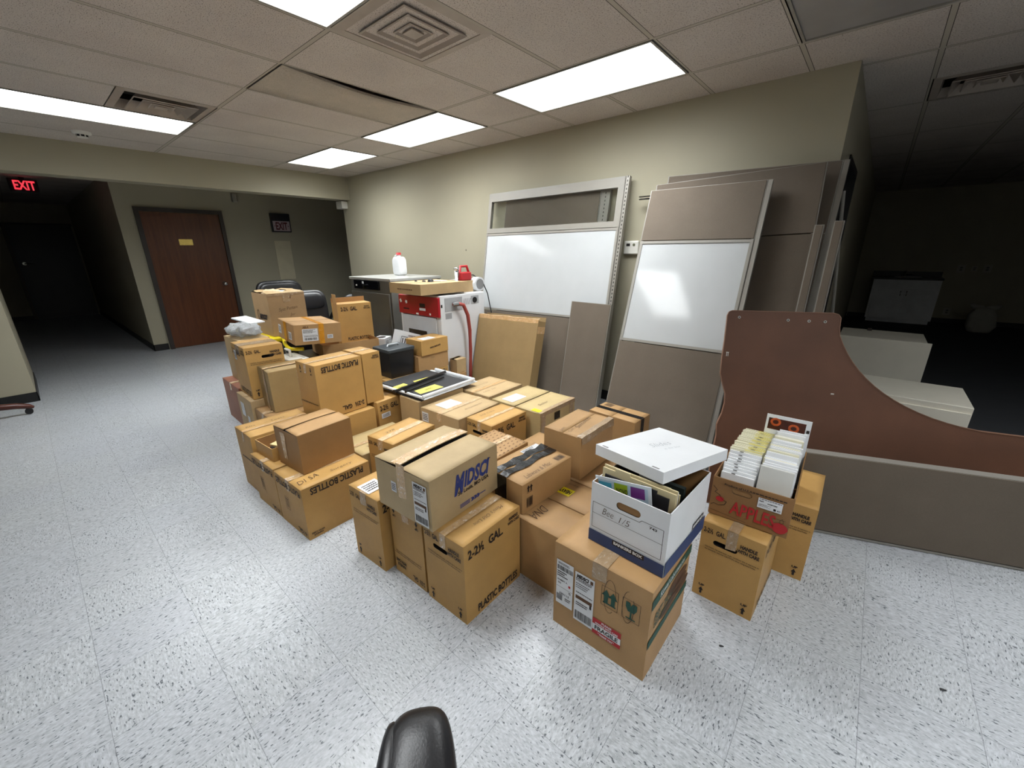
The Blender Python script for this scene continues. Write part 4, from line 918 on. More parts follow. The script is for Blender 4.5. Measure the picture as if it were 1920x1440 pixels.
def L_apl(mk, w, h):
    mk.rect(0, 0, w, h, WHT, 0); mk.lines(0, h*.4, w*.9, h*.12, 1, INK); mk.txt('Apple', -w*.36, h*.2, w*.2, h*.14, INK, .05); mk.txt('HONEYCRISP', w*.1, h*.1, w*.4, h*.13, INK, .03); mk.lines(-w*.2, -h*.2, w*.5, h*.3, 3, INK, .3); mk.rect(w*.22, -h*.3, w*.1, h*.22, INK); mk.txt('60', w*.38, -h*.3, w*.14, h*.16, INK)
carton('cardboard box marked two and a half gallon with UP arrows, under the apple box', (-.11, 1.655, 88, .355, .242, .385, 0), GOLD, GP(R=GW, L=GN), holes=[('L', (.1, .30, .095, .024))], tape=GTAPE, tape_w=.04, end_drop=.09)
carton('cardboard box behind the arrow-marked box, beside the low grey panel', (.02, 2.055, 91, .388, .245, .388, 0), GOLD, GP(L=GN, R=GW))
APZ = .389
bx = carton('open brown apple box with red lettering, full of magazines', (-.06, 1.745, 92, .50, .294, .185, APZ), cardboard('apple_kraft', (146, 108, 68)), GP(L=P_apples), open_top=True, holes=[('L', (.115, .138, .075, .026))], labels=[('L', .218, .125, .085, .045, L_apl)], name='apple_box', cat='box')
# magazines packed in it, two rows
def magazine(x0, x1, y, zt, th, lean, mats, label, group, spine=None, zb=None, name='magazine'):
    zb = APZ+.012 if zb is None else zb
    bm = bmesh.new(); L_ = x1-x0; H_ = zt-zb
    box(bm, -L_/2, L_/2, 0, th, 0, H_, 0)
    if spine is not None:
        for s_, mi_ in spine: quad(bm, [(-L_/2+L_*s_[0], .0, H_+.0004), (-L_/2+L_*s_[1], .0, H_+.0004), (-L_/2+L_*s_[1], th, H_+.0004), (-L_/2+L_*s_[0], th, H_+.0004)], mi_)
    o = mesh_obj(name, bm, mats); o.location = ((x0+x1)/2, y, zb); o.rotation_euler = (-lean, 0, math.radians(2)); tag(o, label, name.replace('_', ' '), group)
    return o
YM = M('yellow_spine', (214, 200, 92), .5); CRP = M('cream_page', (220, 216, 190), .6); GRP = M('grey_page_edge', (150, 148, 138), .7)
rr = random.Random(5)
for k in range(27):
    yel = k > 7
    yy = 1.765+k*.0145; jit = rr.uniform(-.004, .004)
    magazine(-.338+jit-.0*k, -.212+jit, yy, .575+(.07*min(1, k/8) if 1 else 0)+rr.uniform(-.003, .003), .0112, .16, [CRP if yel else WHT, YM, INK, GRP],
             'yellow-spined magazine packed in the left row of the apple box' if yel else 'white-spined magazine at the front of the left row of the apple box', 'yellow-spined magazines' if yel else 'white-spined magazines',
             [((.55, .95), 1), ((.6, .72), 2)] if yel and k % 3 == 0 else [((.45, 1), 1)] if yel else [((.3, .42), 2)])
for k in range(24):
    jit = rr.uniform(-.005, .005)
    magazine(-.198+jit, -.080+jit-.0005*k, 1.772+k*.0152, .648+.032*min(1, k/14)+.006*math.sin(k*.9)+rr.uniform(-.005, .005), .0125 if k % 2 else .014, .14, [WHT if k % 4 else CRP, WHT] if k else [M('grey_white_folder', (206, 206, 200), .6), WHT], 'white-covered catalogue packed in the right row of the apple box' if k else 'white folder at the front of the right row with a torn top edge', 'white catalogues' if k else None, None)
bm = bmesh.new(); mi = {WHT: 0, INK: 1, RED: 2}; PHD = M('dark_food_photo', (70, 30, 18), .3, var=.3, vs=40); PHO = M('orange_food_photo', (190, 86, 40), .3, var=.3, vs=40)
box(bm, -.095, .085, 0, .008, 0, .335, 0); mk = Marks(bm, lambda a, b, o: Vector((a, -.0004-o, b)), {WHT: 0, PHD: 3, PHO: 4, INK: 1, RED: 2}); mk.rect(-.01, .292, .15, .055, PHD)
for cx, cy in ((-.055, .302), (.02, .287)): mk.off = .001; mk.face([(cx+.022*math.cos(k_*PI/8), cy+.02*math.sin(k_*PI/8)) for k_ in range(16)], PHO); mk.off = .0014; mk.face([(cx+.012*math.cos(k_*PI/8), cy+.01*math.sin(k_*PI/8)) for k_ in range(16)], PHD)
mk.rect(.076, .285, .012, .014, INK)
o = mesh_obj('magazine', bm, [WHT, INK, RED, PHD, PHO]); o.location = (-.165, 2.165, APZ+.012); o.rotation_euler = (-.14, 0, math.radians(2)); tag(o, 'white magazine with a dark food photo at the back of the apple box', 'magazine')
# white file box
BZ = .408
def B_L(mk, w, h):
    mk.rect(w/2, h*.1, w, h*.2, NAVY); mk.off = .0009; mk.rect(w*.55, h*.155, w*.42, .022, INK); mk.off = .0012; mk.txt('BANKERS BOX', w*.55, h*.155, w*.38, .013, WHT, .05)
    mk.off = .0009
    mk.stroke([(w*.04, h*.26), (w*.04, h*.68), (w*.66, h*.68), (w*.69, h*.72), (w*.95, h*.72), (w*.95, h*.26), (w*.04, h*.26)], .0018, INK); mk.stroke([(w*.04, h*.5), (w*.95, h*.5)], .0014, INK)
    mk.hand('Bee', w*.26, h*.59, .045, .028, PEN); mk.hand('1/5', w*.48, h*.57, .04, .026, PEN); mk.txt('743', w*.83, h*.67, .028, .01, INK, .03)
def B_R(mk, w, h):
    mk.rect(w/2, h*.12, w, h*.24, NAVY); mk.off = .0009; mk.rect(w*.78, h*.3, w*.3, .026, INK); mk.off = .0012; mk.txt('BANKERS BOX', w*.78, h*.3, w*.27, .015, WHT, .05)
bk = carton('open white and navy file box full of folders', (-.352, 1.205, 87, .372, .305, .262, BZ), WCARD, GP(L=B_L, R=B_R), open_top=True, holes=[('L', (.155, .205, .095, .03))], name='file_box', cat='box')

bm = bmesh.new(); box(bm, -.203, .203, -.162, .162, -.004, .0, 0)
for a in ((-.203, .203, -.162, -.158), (-.203, .203, .158, .162), (-.203, -.199, -.158, .158), (.199, .203, -.158, .158)): box(bm, *a, -.044, -.004)
mi = {PEN: 1, INK: 2}; mk = Marks(bm, lambda a, b, o: Vector((a, b, .0002+o)), mi); mk.hand('Slides', .02, .02, .1, .035, PEN, -10); mk.hand('in the box', .03, -.03, .08, .016, PEN, -10)
for a in (-.12, .12): mk.rect(-.192, a, .008, .03, INK)
lid = mesh_obj('lid', bm, [WCARD, M('faint_pencil', (176, 180, 184), .6), M('slot_shadow_ink', (120, 120, 120), .6)]); lid['label'] = 'white lid with handwriting lying skewed on the open file box'
lid.rotation_euler = (math.radians(-4.21), math.radians(4.13), math.radians(74.2)); lid.location = (-.5166, 1.518, .7396)
lid.parent = bk; lid.matrix_parent_inverse = (Matrix.Translation(bk.location) @ Matrix.Rotation(bk.rotation_euler[2], 4, 'Z')).inverted()
# folders and papers in the file box, each standing sheet
MAN = M('manila', (216, 202, 160), .6, var=.03)
fb = [(-.375, .012, .275, WHT, 'a'), ]
u_ = math.radians(87); 
def sheet(k, s0, wd, zt, th, m, lb, nm='folder', lean=0, cat='folder', tab=None, cover=None):
    # stands across the box parallel to its printed end
    bm = bmesh.new(); box(bm, -wd/2, wd/2, 0, th, 0, zt-.012-BZ)
    if tab: box(bm, tab-.03, tab+.03, 0, th, zt-.012-BZ, zt-BZ)
    mats = [m, INK]
    if cover: cover(bm, mats, wd, zt-.012-BZ)
    o = mesh_obj(nm, bm, mats); o.location = (-.352-.1525+.02*0, 1.205+s0, BZ+.01); o.rotation_euler = (-lean, 0, math.radians(-3)); tag(o, lb, cat)
def cov(bm, mats, wd, H_):
    ms = [M('cyan_print', (72, 160, 190), .4), M('lime_print', (150, 176, 40), .4), M('violet_print', (112, 52, 130), .4), M('sky_print', (176, 200, 216), .5)]
    mats.extend(ms); mi = {m: i+2 for i, m in enumerate(ms)}; mi[INK] = 1
    mk = Marks(bm, lambda a, b, o: Vector((a, -.0003-o, b)), mi); mk.rect(0, H_-.045, wd*.9, .07, ms[3]); mk.off = .001
    for i, (a, b) in enumerate(((-.07, -.032), (-.005, -.026), (.062, -.026))): mk.rect(a, H_+b-.006, .054, .04, ms[i])
    mk.off = .0014; mk.txt('NOVO', .0, H_-.04, .045, .02, INK, .02)
sheet(0, .028, .225, .70, .004, M('pale_flyer', (214, 222, 228), .4), 'flyer printed with cyan, lime and violet squares at the front of the file box', 'flyer', .05, 'flyer', None, cov)
bpy.data.objects['flyer'].rotation_euler[1] = math.radians(-10)
sheet(1, .045, .25, .690, .005, M('black_folder', (30, 30, 34), .5), 'black folder behind the printed flyer in the file box', 'folder', .04, 'folder', .05)
sheet(2, .062, .285, .706, .006, MAN, 'front manila folder in the file box', 'folder', .03, 'folder', -.06)
sheet(3, .078, .285, .712, .006, MAN, 'manila folder with a tab at the middle in the file box', 'folder', .02, 'folder', .0)
sheet(4, .10, .27, .690, .008, WHT, 'bundle of white paper behind the manila folders in the file box', 'paper_bundle', .05, 'papers')
sheet(5, .13, .27, .668, .007, MAN, 'rear manila folder shaded by the lid in the file box', 'folder', .03, 'folder', .07)
sheet(6, .20, .26, .66, .02, M('dark_binder', (34, 44, 42), .5), 'dark binder at the back of the file box under the lid', 'binder', 0, 'binder')
sheet(7, .17, .02+.05, .675, .012, WHT, 'white plastic divider under the lid of the file box', 'divider', 0, 'divider')
# ================================================================= machines by the back corner
MW = M('machine_white', (216, 218, 220), .35, var=.02); MRED = M('machine_red', (160, 20, 34), .3); STL = M('steel_sheet', (120, 118, 112), .35, metal=.6)
t = thing('laser_machine', 'white machine with a red front band and a red hose on its side', 'machine', (-3.2, 2.634, 0))
bm = bmesh.new(); box(bm, -.68, 0, 0, .62, .06, 1.07, 0, .008); mesh_obj('body', bm, [MW], t)
bm = bmesh.new(); vs = box(bm, -.66, .0, -.03, 0, .86, 1.055, 0, .006); mesh_obj('control_panel', bm, [MRED], t)
bm = bmesh.new(); box(bm, -.63, -.06, -.018, 0, .12, .85, 0, .005); door_ = mesh_obj('front_door', bm, [M('machine_pale', (196, 200, 204), .4)], t)
bm = bmesh.new(); box(bm, -.53, -.22, -.0195, -.018, .62, .70, 0); mesh_obj('window', bm, [M('smoked_window', (40, 38, 36), .2)], door_)
bm = bmesh.new(); mk = Marks(bm, lambda a, b, o: Vector((a, -.0305-o, b)), {WHT: 0, INK: 1, YEL: 2})
mk.face([(-.64, 1.0), (-.615, 1.015), (-.595, .985), (-.62, .97)], WHT); mk.face([(-.52+.022*math.cos(k*PI/5)*(1 if k % 2 else .7), .985+.022*math.sin(k*PI/5)*(1 if k % 2 else .7)) for k in range(10)], WHT)
mk.rect(-.25, .965, .09, .04, INK); mk.rect(-.25, .925, .1, .025, WHT); mk.rect(-.34, .875, .045, .018, WHT); mk.rect(-.13, .885, .025, .02, WHT); mk.lines(-.53, .915, .09, .03, 1, INK)
mesh_obj('sticker_set', bm, [WHT, INK, YEL], t)
SIDE = lambda a, b, o: Vector((.0005+o, a, b))
bm = bmesh.new(); box(bm, -.04, .004, .055, .29, .91, 1.045); mesh_obj('service_panel', bm, [M('machine_recess', (160, 162, 164), .4)], t)
bm = bmesh.new(); mk = Marks(bm, SIDE, {INK: 0, WHT: 1, INKF: 2})
for k in range(6): mk.face([(.30+k*.019, .955), (.305+k*.019, .955), (.325+k*.019, 1.02), (.32+k*.019, 1.02)], INK)
mk.rect(.10, .865, .085, .06, INKF); mk.rect(.015, .97, .02, .03, INK); mk.rect(.06, .98, .0, .0, INK) if 0 else None
mesh_obj('vent_slots', bm, [INK, WHT, M('grey_plate', (150, 152, 154), .4)], t)
bm = bmesh.new(); box(bm, -.02, .003, .42, .53, .955, 1.04); mesh_obj('port_recess', bm, [M('machine_recess')], t)
bm = bmesh.new(); cyl(bm, (.003, .47, .995), .03, .006, 'x', 20); mesh_obj('exhaust_port', bm, [HOLE], t)
bm = bmesh.new(); tube(bm, [(.0, .17, .975), (.05, .19, .985), (.075, .24, .97), (.08, .29, .86), (.08, .31, .7), (.08, .31, .5), (.08, .30, .3), (.08, .29, .12)], .019, 12); hs = mesh_obj('hose', bm, [M('red_rubber', (150, 62, 54), .45)], t)
bm = bmesh.new(); tube(bm, [(.02, .15, .975), (.05, .20, .985)], .026, 12); mesh_obj('hose_clamp', bm, [CHROME], hs)
bm = bmesh.new()
for x, y in ((-.6, .06), (-.06, .06), (-.6, .6), (-.06, .6)): cyl(bm, (x, y, 0), .03, .06)
mesh_obj('caster_set', bm, [BPLAS], t)
t = thing('pump', 'small black pump on the floor at the lower end of the red hose', 'pump', (-3.05, 2.86, 0))
bm = bmesh.new(); box(bm, -.09, .07, -.04, .08, 0, .10, 0, .02); tube(bm, [(-.06, .02, .10), (.05, .02, .10)], .04, 14); mesh_obj('body', bm, [BPLAS], t)
t = thing('oven', 'large grey steel oven with a black control panel in the back corner', 'oven', (-4.1, 2.68, 0))
bm = bmesh.new(); box(bm, -.86, 0, 0, .72, .02, 1.17, 0, .006); mesh_obj('body', bm, [STL], t)
bm = bmesh.new(); box(bm, -.88, .01, -.01, .73, 1.17, 1.2, 0, .004); mesh_obj('top', bm, [M('steel_top', (176, 176, 172), .35, metal=.3)], t)
bm = bmesh.new(); box(bm, -.84, -.02, -.025, 0, .06, 1.03, 0, .006); mesh_obj('door', bm, [M('oven_door', (94, 90, 82), .4, metal=.3)], t)
bm = bmesh.new(); box(bm, -.76, -.22, -.02, 0, 1.065, 1.165, 0, .003); cp = mesh_obj('control_panel', bm, [M('black_gloss', (14, 14, 18), .15)], t)
bm = bmesh.new(); cyl(bm, (-.5, -.05, 1.10), .02, .03, 'y', 16); mesh_obj('knob', bm, [CHROME], cp)
bm = bmesh.new(); mk = Marks(bm, lambda a, b, o: Vector((a, -.0205-o, b)), {WHT: 0, INK: 1}); mk.rect(-.55, 1.14, .04, .03, WHT); mesh_obj('sticker', bm, [WHT, INK], cp)
bm = bmesh.new(); mk = Marks(bm, lambda a, b, o: Vector((a, -.0205-o, b)), {WHT: 0, INK: 1}); mk.rect(-.70, 1.105, .035, .016, WHT); mesh_obj('sticker', bm, [WHT, INK], cp)
t = thing('jug', 'white plastic jug with a red cap on top of the steel oven', 'jug', (-4.62, 3.18, 1.2))
bm = bmesh.new(); pad(bm, (0, 0, .115), (.085, .06, .115), .35, 24, 16, 0, lambda p: Vector((p.x*(1-.25*max(0, p.z-.06)/.055), p.y, p.z))); tube(bm, [(.0, 0, .22), (0, 0, .25)], .025, 14); mesh_obj('body', bm, [M('jug_plastic', (228, 230, 232), .35)], t)
bm = bmesh.new(); tube(bm, [(-.07, 0, .17), (-.075, 0, .235), (-.03, 0, .25), (0, 0, .245)], .011, 8); mesh_obj('handle', bm, [M('jug_plastic')], t)
bm = bmesh.new(); cyl(bm, (0, 0, .25), .03, .028, 'z', 18); mesh_obj('cap', bm, [RED], t)
carton('flat wide cardboard box lying on top of the red and white machine', (-3.23, 2.43, 88, .592, .54, .102, 1.0905), TAN, GP(L=lambda mk, w, h: (mk.lines(w*.5, h*.45, w*.45, .02, 1, INKF)), T=lambda mk, w, h: mk.lines(w*.5, h*.4, w*.2, .02, 1, INK)), tape=None, gap=.002)
for k, (x, y, s_, m, lb) in enumerate(((-3.46, 2.74, .03, BPLAS, 'black plastic knob lying on the flat box'), (-3.52, 2.70, .018, DKMET, 'small dark bolt beside the knob on the flat box'), (-3.60, 2.66, .014, DKMET, 'tiny brown nut farthest left on the flat box'))):
    bm = bmesh.new(); tube(bm, [(0, 0, 0), (0, 0, s_*.5), (0, 0, s_*.8)], [s_, s_, s_*.6], 14); o = mesh_obj('small_hardware', bm, [m]); o.location = (x, y, 1.1945); tag(o, lb, 'hardware')
bm = bmesh.new(); box(bm, -.07, .07, -.045, .045, 0, .003); o = mesh_obj('paper_sheet', bm, [WHT]); o.location = (-3.47, 2.87, 1.1945); tag(o, 'crumpled white slip of paper on the flat box', 'paper')
carton('small grey box behind the red air pump on the machine', (-3.45, 3.07, 90, .12, .12, .12, 1.0715), M('grey_carton', (150, 146, 138), .6), gap=.001)
t = thing('air_pump', 'red portable air pump with a carry handle on the white machine', 'air pump', (-3.36, 3.12, 1.0715))
o_ = carton('cardboard box under the red air pump', (-3.30, 3.05, 90, .14, .13, .118, 1.0715), TAN)
t.location = (-3.365, 3.12, 1.191)
bm = bmesh.new(); box(bm, -.045, .045, -.075, .075, .0, .085, 0, .012); mesh_obj('body', bm, [RED], t)
bm = bmesh.new(); tube(bm, [(0, -.06, .08), (0, -.045, .145), (0, .045, .145), (0, .07, .08)], .014, 10); mesh_obj('handle', bm, [RED], t)
bm = bmesh.new(); cyl(bm, (0, -.10, .0), .024, .12, 'z', 14); pad(bm, (0, -.1, .12), (.03, .03, .02), .8, 12, 8); mesh_obj('fitting', bm, [CHROME], t)
bm = bmesh.new(); tube(bm, [(.0, .075, .05), (.02, .12, .05), (.09, .19, -.02), (.14, .215, -.15), (.17, .235, -.35), (.185, .23, -.42)], .006, 8); mesh_obj('cord', bm, [BPLAS], t)
t = thing('reel', 'round white reel standing on the machine beside the red air pump', 'reel', (-3.30, 3.235, 1.0715))
bm = bmesh.new(); cyl(bm, (-.04, .02, .075), .075, .08, 'x', 28); mesh_obj('rim', bm, [MW], t)
bm = bmesh.new(); cyl(bm, (.0405, .02, .075), .055, .003, 'x', 24); mesh_obj('hub_face', bm, [M('reel_grey', (130, 130, 130), .5)], t)
# ================================================================= office chairs behind the boxes
def chair(name, label, loc, rz, wid=.52, top=1.02, arms=(-1, 1)):
    t = thing(name, label, 'chair', loc, rz, 'black leather office chairs')
    bm = bmesh.new(); pad(bm, (0, 0, .47), (wid/2, .25, .06), .45, 28, 12); mesh_obj('seat', bm, [LEATH], t)
    bk = lambda p: Vector((p.x*(1-.12*max(0, p.z)), p.y+.10*p.z+.05*(p.x/(wid/2))**2*-1, p.z))
    bm = bmesh.new(); pad(bm, (0, .27, (top+.5)/2), (wid/2, .05, (top-.5)/2), .4, 32, 18, 0, bk); pad(bm, (0, .245, top-.14), (wid/2*.86, .045, .11), .5, 28, 12, 0, bk); mesh_obj('backrest', bm, [LEATH], t)
    for s in arms:
        bm = bmesh.new(); tube(bm, [(s*(wid/2+.02), .22, .60), (s*(wid/2+.045), .15, .68), (s*(wid/2+.05), -.12, .67), (s*(wid/2+.045), -.19, .62), (s*(wid/2+.02), -.12, .46)], [.02, .026, .028, .026, .018], 12); mesh_obj('armrest', bm, [BPLAS], t)
    bm = bmesh.new(); cyl(bm, (0, 0, .1), .03, .32); mesh_obj('gas_column', bm, [BPLAS], t)
    for k in range(5):
        a = k*2*PI/5+.3; bm = bmesh.new(); tube(bm, [(0, 0, .12), (.29*math.cos(a), .29*math.sin(a), .075)], [.028, .018], 8); lg = mesh_obj('leg', bm, [BPLAS], t)
        bm = bmesh.new(); c_, s_ = math.cos(a), math.sin(a); tube(bm, [Vector((.29*c_, .29*s_, .027))-Vector((-s_, c_, 0))*.02, Vector((.29*c_, .29*s_, .027))+Vector((-s_, c_, 0))*.02], .027, 12); mesh_obj('caster', bm, [BPLAS], lg)
    return t
chair('office_chair', 'black leather office chair farther back with only its wide rounded top showing', (-6.35, 2.45, 0), math.radians(95), .66, 1.10)
chair('office_chair', 'black leather office chair between the round-logo box and the raised-flap box', (-5.55, 2.42, 0), math.radians(82), .50, 1.0, (-1, 1))
chair('office_chair', 'black leather office chair with its arm showing beside the steel oven', (-5.52, 3.10, 0), math.radians(60), .5, .90)
# chair arm in the foreground
t = thing('office_chair', 'black leather chair arm poking up at the bottom edge of the photo', 'chair', (-.46, .25, 0))
bm = bmesh.new()
def arm(p):
    k = max(0, (p.x+.02)/.2); return Vector((p.x, p.y*(.62+.5*min(1, max(0, .5-p.x/.36))), p.z))
pad(bm, (.15, 0, 0), (.19, .066, .04), .75, 48, 20, 0, lambda p: Vector((p.x, p.y*(1.04+.22*max(0, p.x)/.19), p.z-.03*(max(0, -p.x-.13)/.06)**2)))
a_ = mesh_obj('armrest', bm, [LEATH], t); a_.location = (-.034, .044, .635); a_.rotation_euler = (0, 0, math.radians(-40))
bm = bmesh.new(); pad(bm, (.165, -.05, .004), (.17, .024, .034), .8, 30, 14, 0); sm = mesh_obj('side_pad', bm, [LEATH], a_)
bm = bmesh.new(); tube(bm, [(.11, .035-.09, .62), (.13, -.05, .45)], .02, 10); mesh_obj('arm_post', bm, [BPLAS], t)
bm = bmesh.new(); pad(bm, (.30, -.14, .43), (.17, .2, .05), .45, 28, 12); mesh_obj('seat', bm, [LEATH], t)
bm = bmesh.new(); cyl(bm, (.3, -.14, .06), .03, .34); mesh_obj('gas_column', bm, [BPLAS], t)
for k in range(5):
    a = k*2*PI/5+.2; bm = bmesh.new(); tube(bm, [(.3, -.14, .08), (.3+.19*math.cos(a), -.14+.19*math.sin(a), .04)], [.028, .02], 8); lg = mesh_obj('leg', bm, [BPLAS], t)
    bm = bmesh.new(); c_, s_ = .3+.19*math.cos(a), -.14+.19*math.sin(a); tube(bm, [(c_-.015, s_, .024), (c_+.015, s_, .024)], .024, 10); mesh_obj('caster', bm, [BPLAS], lg)
# chairs at the left edge
t = thing('wooden_chair_base', 'curved reddish wooden chair leg at the left edge by the pier', 'chair base', (-6.05, -.655, 0))
WDR = mwood('red_wood', (92, 42, 28), (68, 28, 18), .3, (8, 8, 8))
for k in range(5):
    a = math.radians(90)+k*2*PI/5; bm = bmesh.new(); c_, s_ = math.cos(a), math.sin(a)
    tube(bm, [(0, 0, .13), (.15*c_, .15*s_, .125), (.32*c_, .32*s_, .10), (.40*c_, .40*s_, .075), (.43*c_, .43*s_, .06)], [.035, .032, .028, .024, .012], 10); lg = mesh_obj('leg', bm, [WDR], t)
    bm = bmesh.new(); tube(bm, [(.39*c_-.018*s_, .39*s_+.018*c_, .028), (.39*c_+.018*s_, .39*s_-.018*c_, .028)], .028, 12); mesh_obj('caster', bm, [BPLAS], lg)
bm = bmesh.new(); cyl(bm, (0, 0, .06), .045, .34, 'z', 16); mesh_obj('column', bm, [BPLAS], t)
bm = bmesh.new(); pad(bm, (0, 0, 0), (.03, .03, .04), .8, 14, 10); tube(bm, [(0, -.02, -.035), (0, .0, .04), (-.02, -.06, .08)], .012, 8); o = mesh_obj('chair_caster', bm, [BPLAS]); o.location = (-2.475, -.46, .045); tag(o, 'black caster just entering the frame at the left edge of the floor', 'caster')
# ================================================================= leaning panels
def frame_from(x, y, yaw, lean, roll):
    a, l, r = (math.radians(v) for v in (yaw, lean, roll))
    u = Vector((math.cos(a), math.sin(a), 0)); n = Vector((-math.sin(a), math.cos(a), 0))
    up = math.cos(l)*Vector((0, 0, 1))+math.sin(l)*n
    U = math.cos(r)*u+math.sin(r)*up; W = -math.sin(r)*u+math.cos(r)*up; N = U.cross(W)   # N points to the room
    m = Matrix((U, -N, W)).transposed().to_4x4(); m.translation = Vector((x, y, 0))
    return m
def panel(name, label, pos, w, h, secs, th=.05, cat='partition panel', frame=.022, post=None, group='grey partition panels', z=.004):
    # local: x across, y away from the room (front face at y = 0), z up the panel
    t = thing(name, label, cat, group=group); m = frame_from(*pos); m.translation.z = z; t.matrix_world = m
    bm = bmesh.new()
    box(bm, 0, frame, 0, th, 0, h); box(bm, w-frame, w, 0, th, 0, h); box(bm, frame, w-frame, 0, th, 0, frame*.6); box(bm, frame, w-frame, 0, th, h-frame*.6, h)
    mesh_obj('frame', bm, [FRM], t)
    for z0, z1, kind in secs:
        a, b = z0*h+.003, z1*h-.003
        if kind == 'fabric':
            bm = bmesh.new(); box(bm, .006, w-.006, -.004, th+.004, a, b, 0, .003); mesh_obj('fabric_tile', bm, [FAB], t)
        elif kind == 'white':
            bm = bmesh.new(); e = .02; box(bm, .004, w-.004, -.006, .01, a, a+e); box(bm, .004, w-.004, -.006, .01, b-e, b); box(bm, .004, .004+e, -.006, .01, a+e, b-e); box(bm, w-.004-e, w-.004, -.006, .01, a+e, b-e); f_ = mesh_obj('whiteboard_trim', bm, [FRM], t)
            bm = bmesh.new(); box(bm, .004+e, w-.004-e, -.001, th, a+e, b-e); mesh_obj('whiteboard', bm, [WBD], f_)
        elif kind == 'glass':
            bm = bmesh.new(); box(bm, .004, w-.004, -.003, th, a, a+.05); box(bm, .004, w-.004, -.003, th, b-.085, b); box(bm, .004, .045, -.003, th, a+.05, b-.085); box(bm, w-.06, w-.004, -.003, th, a+.05, b-.085); f_ = mesh_obj('window_frame', bm, [FRM], t)
            bm = bmesh.new(); box(bm, .04, w-.055, .012, .016, a+.045, b-.08); mesh_obj('glass_pane', bm, [GLS], f_)
    if post:
        x0, x1 = post[:2]; bm = bmesh.new(); box(bm, x0, x1, -.0, th, 0, h)
        pb = mesh_obj('slotted_post', bm, [M('post_metal', (150, 146, 138), .4, metal=.3)], t)
        bm = bmesh.new()
        for k in range(0 if len(post) > 2 else int(h/.033)): quad(bm, [((x0+x1)/2-.004, -.0006, .02+k*.033), ((x0+x1)/2+.004, -.0006, .02+k*.033), ((x0+x1)/2+.004, -.0006, .036+k*.033), ((x0+x1)/2-.004, -.0006, .036+k*.033)])
        if len(post) == 2: mesh_obj('slots', bm, [HOLE], pb)
        else: pb.name = 'side_post'; bm.free()
    return t
GLS = mglass('clear_glass')
t = panel('cubicle_divider', 'wide whiteboard partition panel with a window on top, leaning on the long wall', (-3.402, 3.252, .1, 9.8, .4), 1.62, 2.115, [(.80, 1, 'glass'), (.408, .80, 'white'), (0, .408, 'fabric')], .04, post=(1.625, 1.655))
panel('cubicle_divider', 'brown fabric panel seen through the window of the wide whiteboard panel', (-3.20, 3.298, 0, 9.85, 0), 1.155, 2.065, [(0, 1, 'fabric')], .03, post=(1.16, 1.25))
panel('cubicle_divider', 'narrow brown fabric panel standing against the wide whiteboard panel', (-2.135, 3.17, .0, 9.4, -.5), .412, 1.045, [(0, 1, 'fabric')], .03)
t = panel('cubicle_divider', 'tall whiteboard partition panel with brown fabric above and below, beside the desktop', (-1.45, 2.745, 1.2, 18.6, 0), .80, 2.035, [(.805, 1, 'fabric'), (.415, .805, 'white'), (0, .415, 'fabric')], .035, post=(.802, .828, 0))
panel('cubicle_divider', 'large two-tile brown panel leaning behind the tall whiteboard panel', (-1.375, 3.0, 2.2, 14.3, 2.1), 1.101, 2.045, [(.78, 1, 'fabric'), (0, .78, 'fabric')], .035)
panel('cubicle_divider', 'rearmost brown panel with a pale post, at the right end of the wall', (-1.43, 3.205, 3.0, 11.2, -.8), 1.125, 2.09, [(.78, 1, 'fabric'), (0, .78, 'fabric')], .03, post=(1.128, 1.158, 0))
panel('cubicle_divider', 'dark narrow panel with a pale right edge, between the post and the pole', (-.235, 2.93, 0, 14, .6), .052, 1.70, [(0, 1, 'fabric')], .03, frame=.012)
panel('cubicle_divider', 'narrow taupe strip panel leaning just right of the two-tile brown panel', (-.33, 2.93, 0, 14, .6), .05, 1.68, [(0, 1, 'fabric')], .03, frame=.012)
bm = bmesh.new(); tube(bm, [(-.262, 3.66, 1.85), (-.05, 3.60, .008)], .011, 8); o = mesh_obj('metal_pole', bm, [FRM]); tag(o, 'thin pale metal pole leaning at the corner of the dark room', 'pole')
# low grey panel lying on its side and the L-shaped desktop behind it
m20 = frame_from(.045-.26, 2.53-.095, 20, 0, 0)
panel('cubicle_divider', 'long grey fabric panel standing on its side at the right edge', (-.115, 2.472, 20, 0, 0), 1.9, .468, [(0.03, 1, 'fabric')], .05, frame=.02)
t = thing('desktop', 'brown L-shaped desktop with a curved inner edge standing behind the low grey panel', 'desktop')
off = .10; a20 = math.radians(20); n1 = Vector((-math.sin(a20), math.cos(a20), 0)); m = frame_from(.045+n1.x*off, 2.53+n1.y*off, 20, 12, 0); m.translation.z = .006; t.matrix_world = m
out = [(-.56, 0), (-.565, .10), (-.56, .3), (-.55, .42), (-.555, .49), (-.535, .56), (-.527, .62), (-.53, .68), (-.552, .74), (-.57, .80), (-.572, .9), (-.57, 1.0), (-.572, 1.145), (-.565, 1.165), (-.55, 1.172), (-.06, 1.178), (-.035, 1.172), (-.022, 1.155), (-.02, 1.10)]
for k in range(15):
    s_ = k/14; P0, P1, P2, P3 = (-.015, 1.06), (.075, .83), (.30, .655), (.64, .618)
    out.append(tuple((1-s_)**3*P0[i]+3*(1-s_)**2*s_*P1[i]+3*(1-s_)*s_**2*P2[i]+s_**3*P3[i] for i in (0, 1)))
out += [(.9, .612), (1.4, .612), (1.62, .612), (1.64, .6), (1.64, .01), (1.63, 0)]
bm = bmesh.new(); prism(bm, out, 0.003, .03, 0); bmesh.ops.recalc_face_normals(bm, faces=bm.faces)
mesh_obj('board', bm, [M('brown_underside_board', (102, 68, 50), .55, var=.16, vs=4, speck=.25, ss=300)], t)
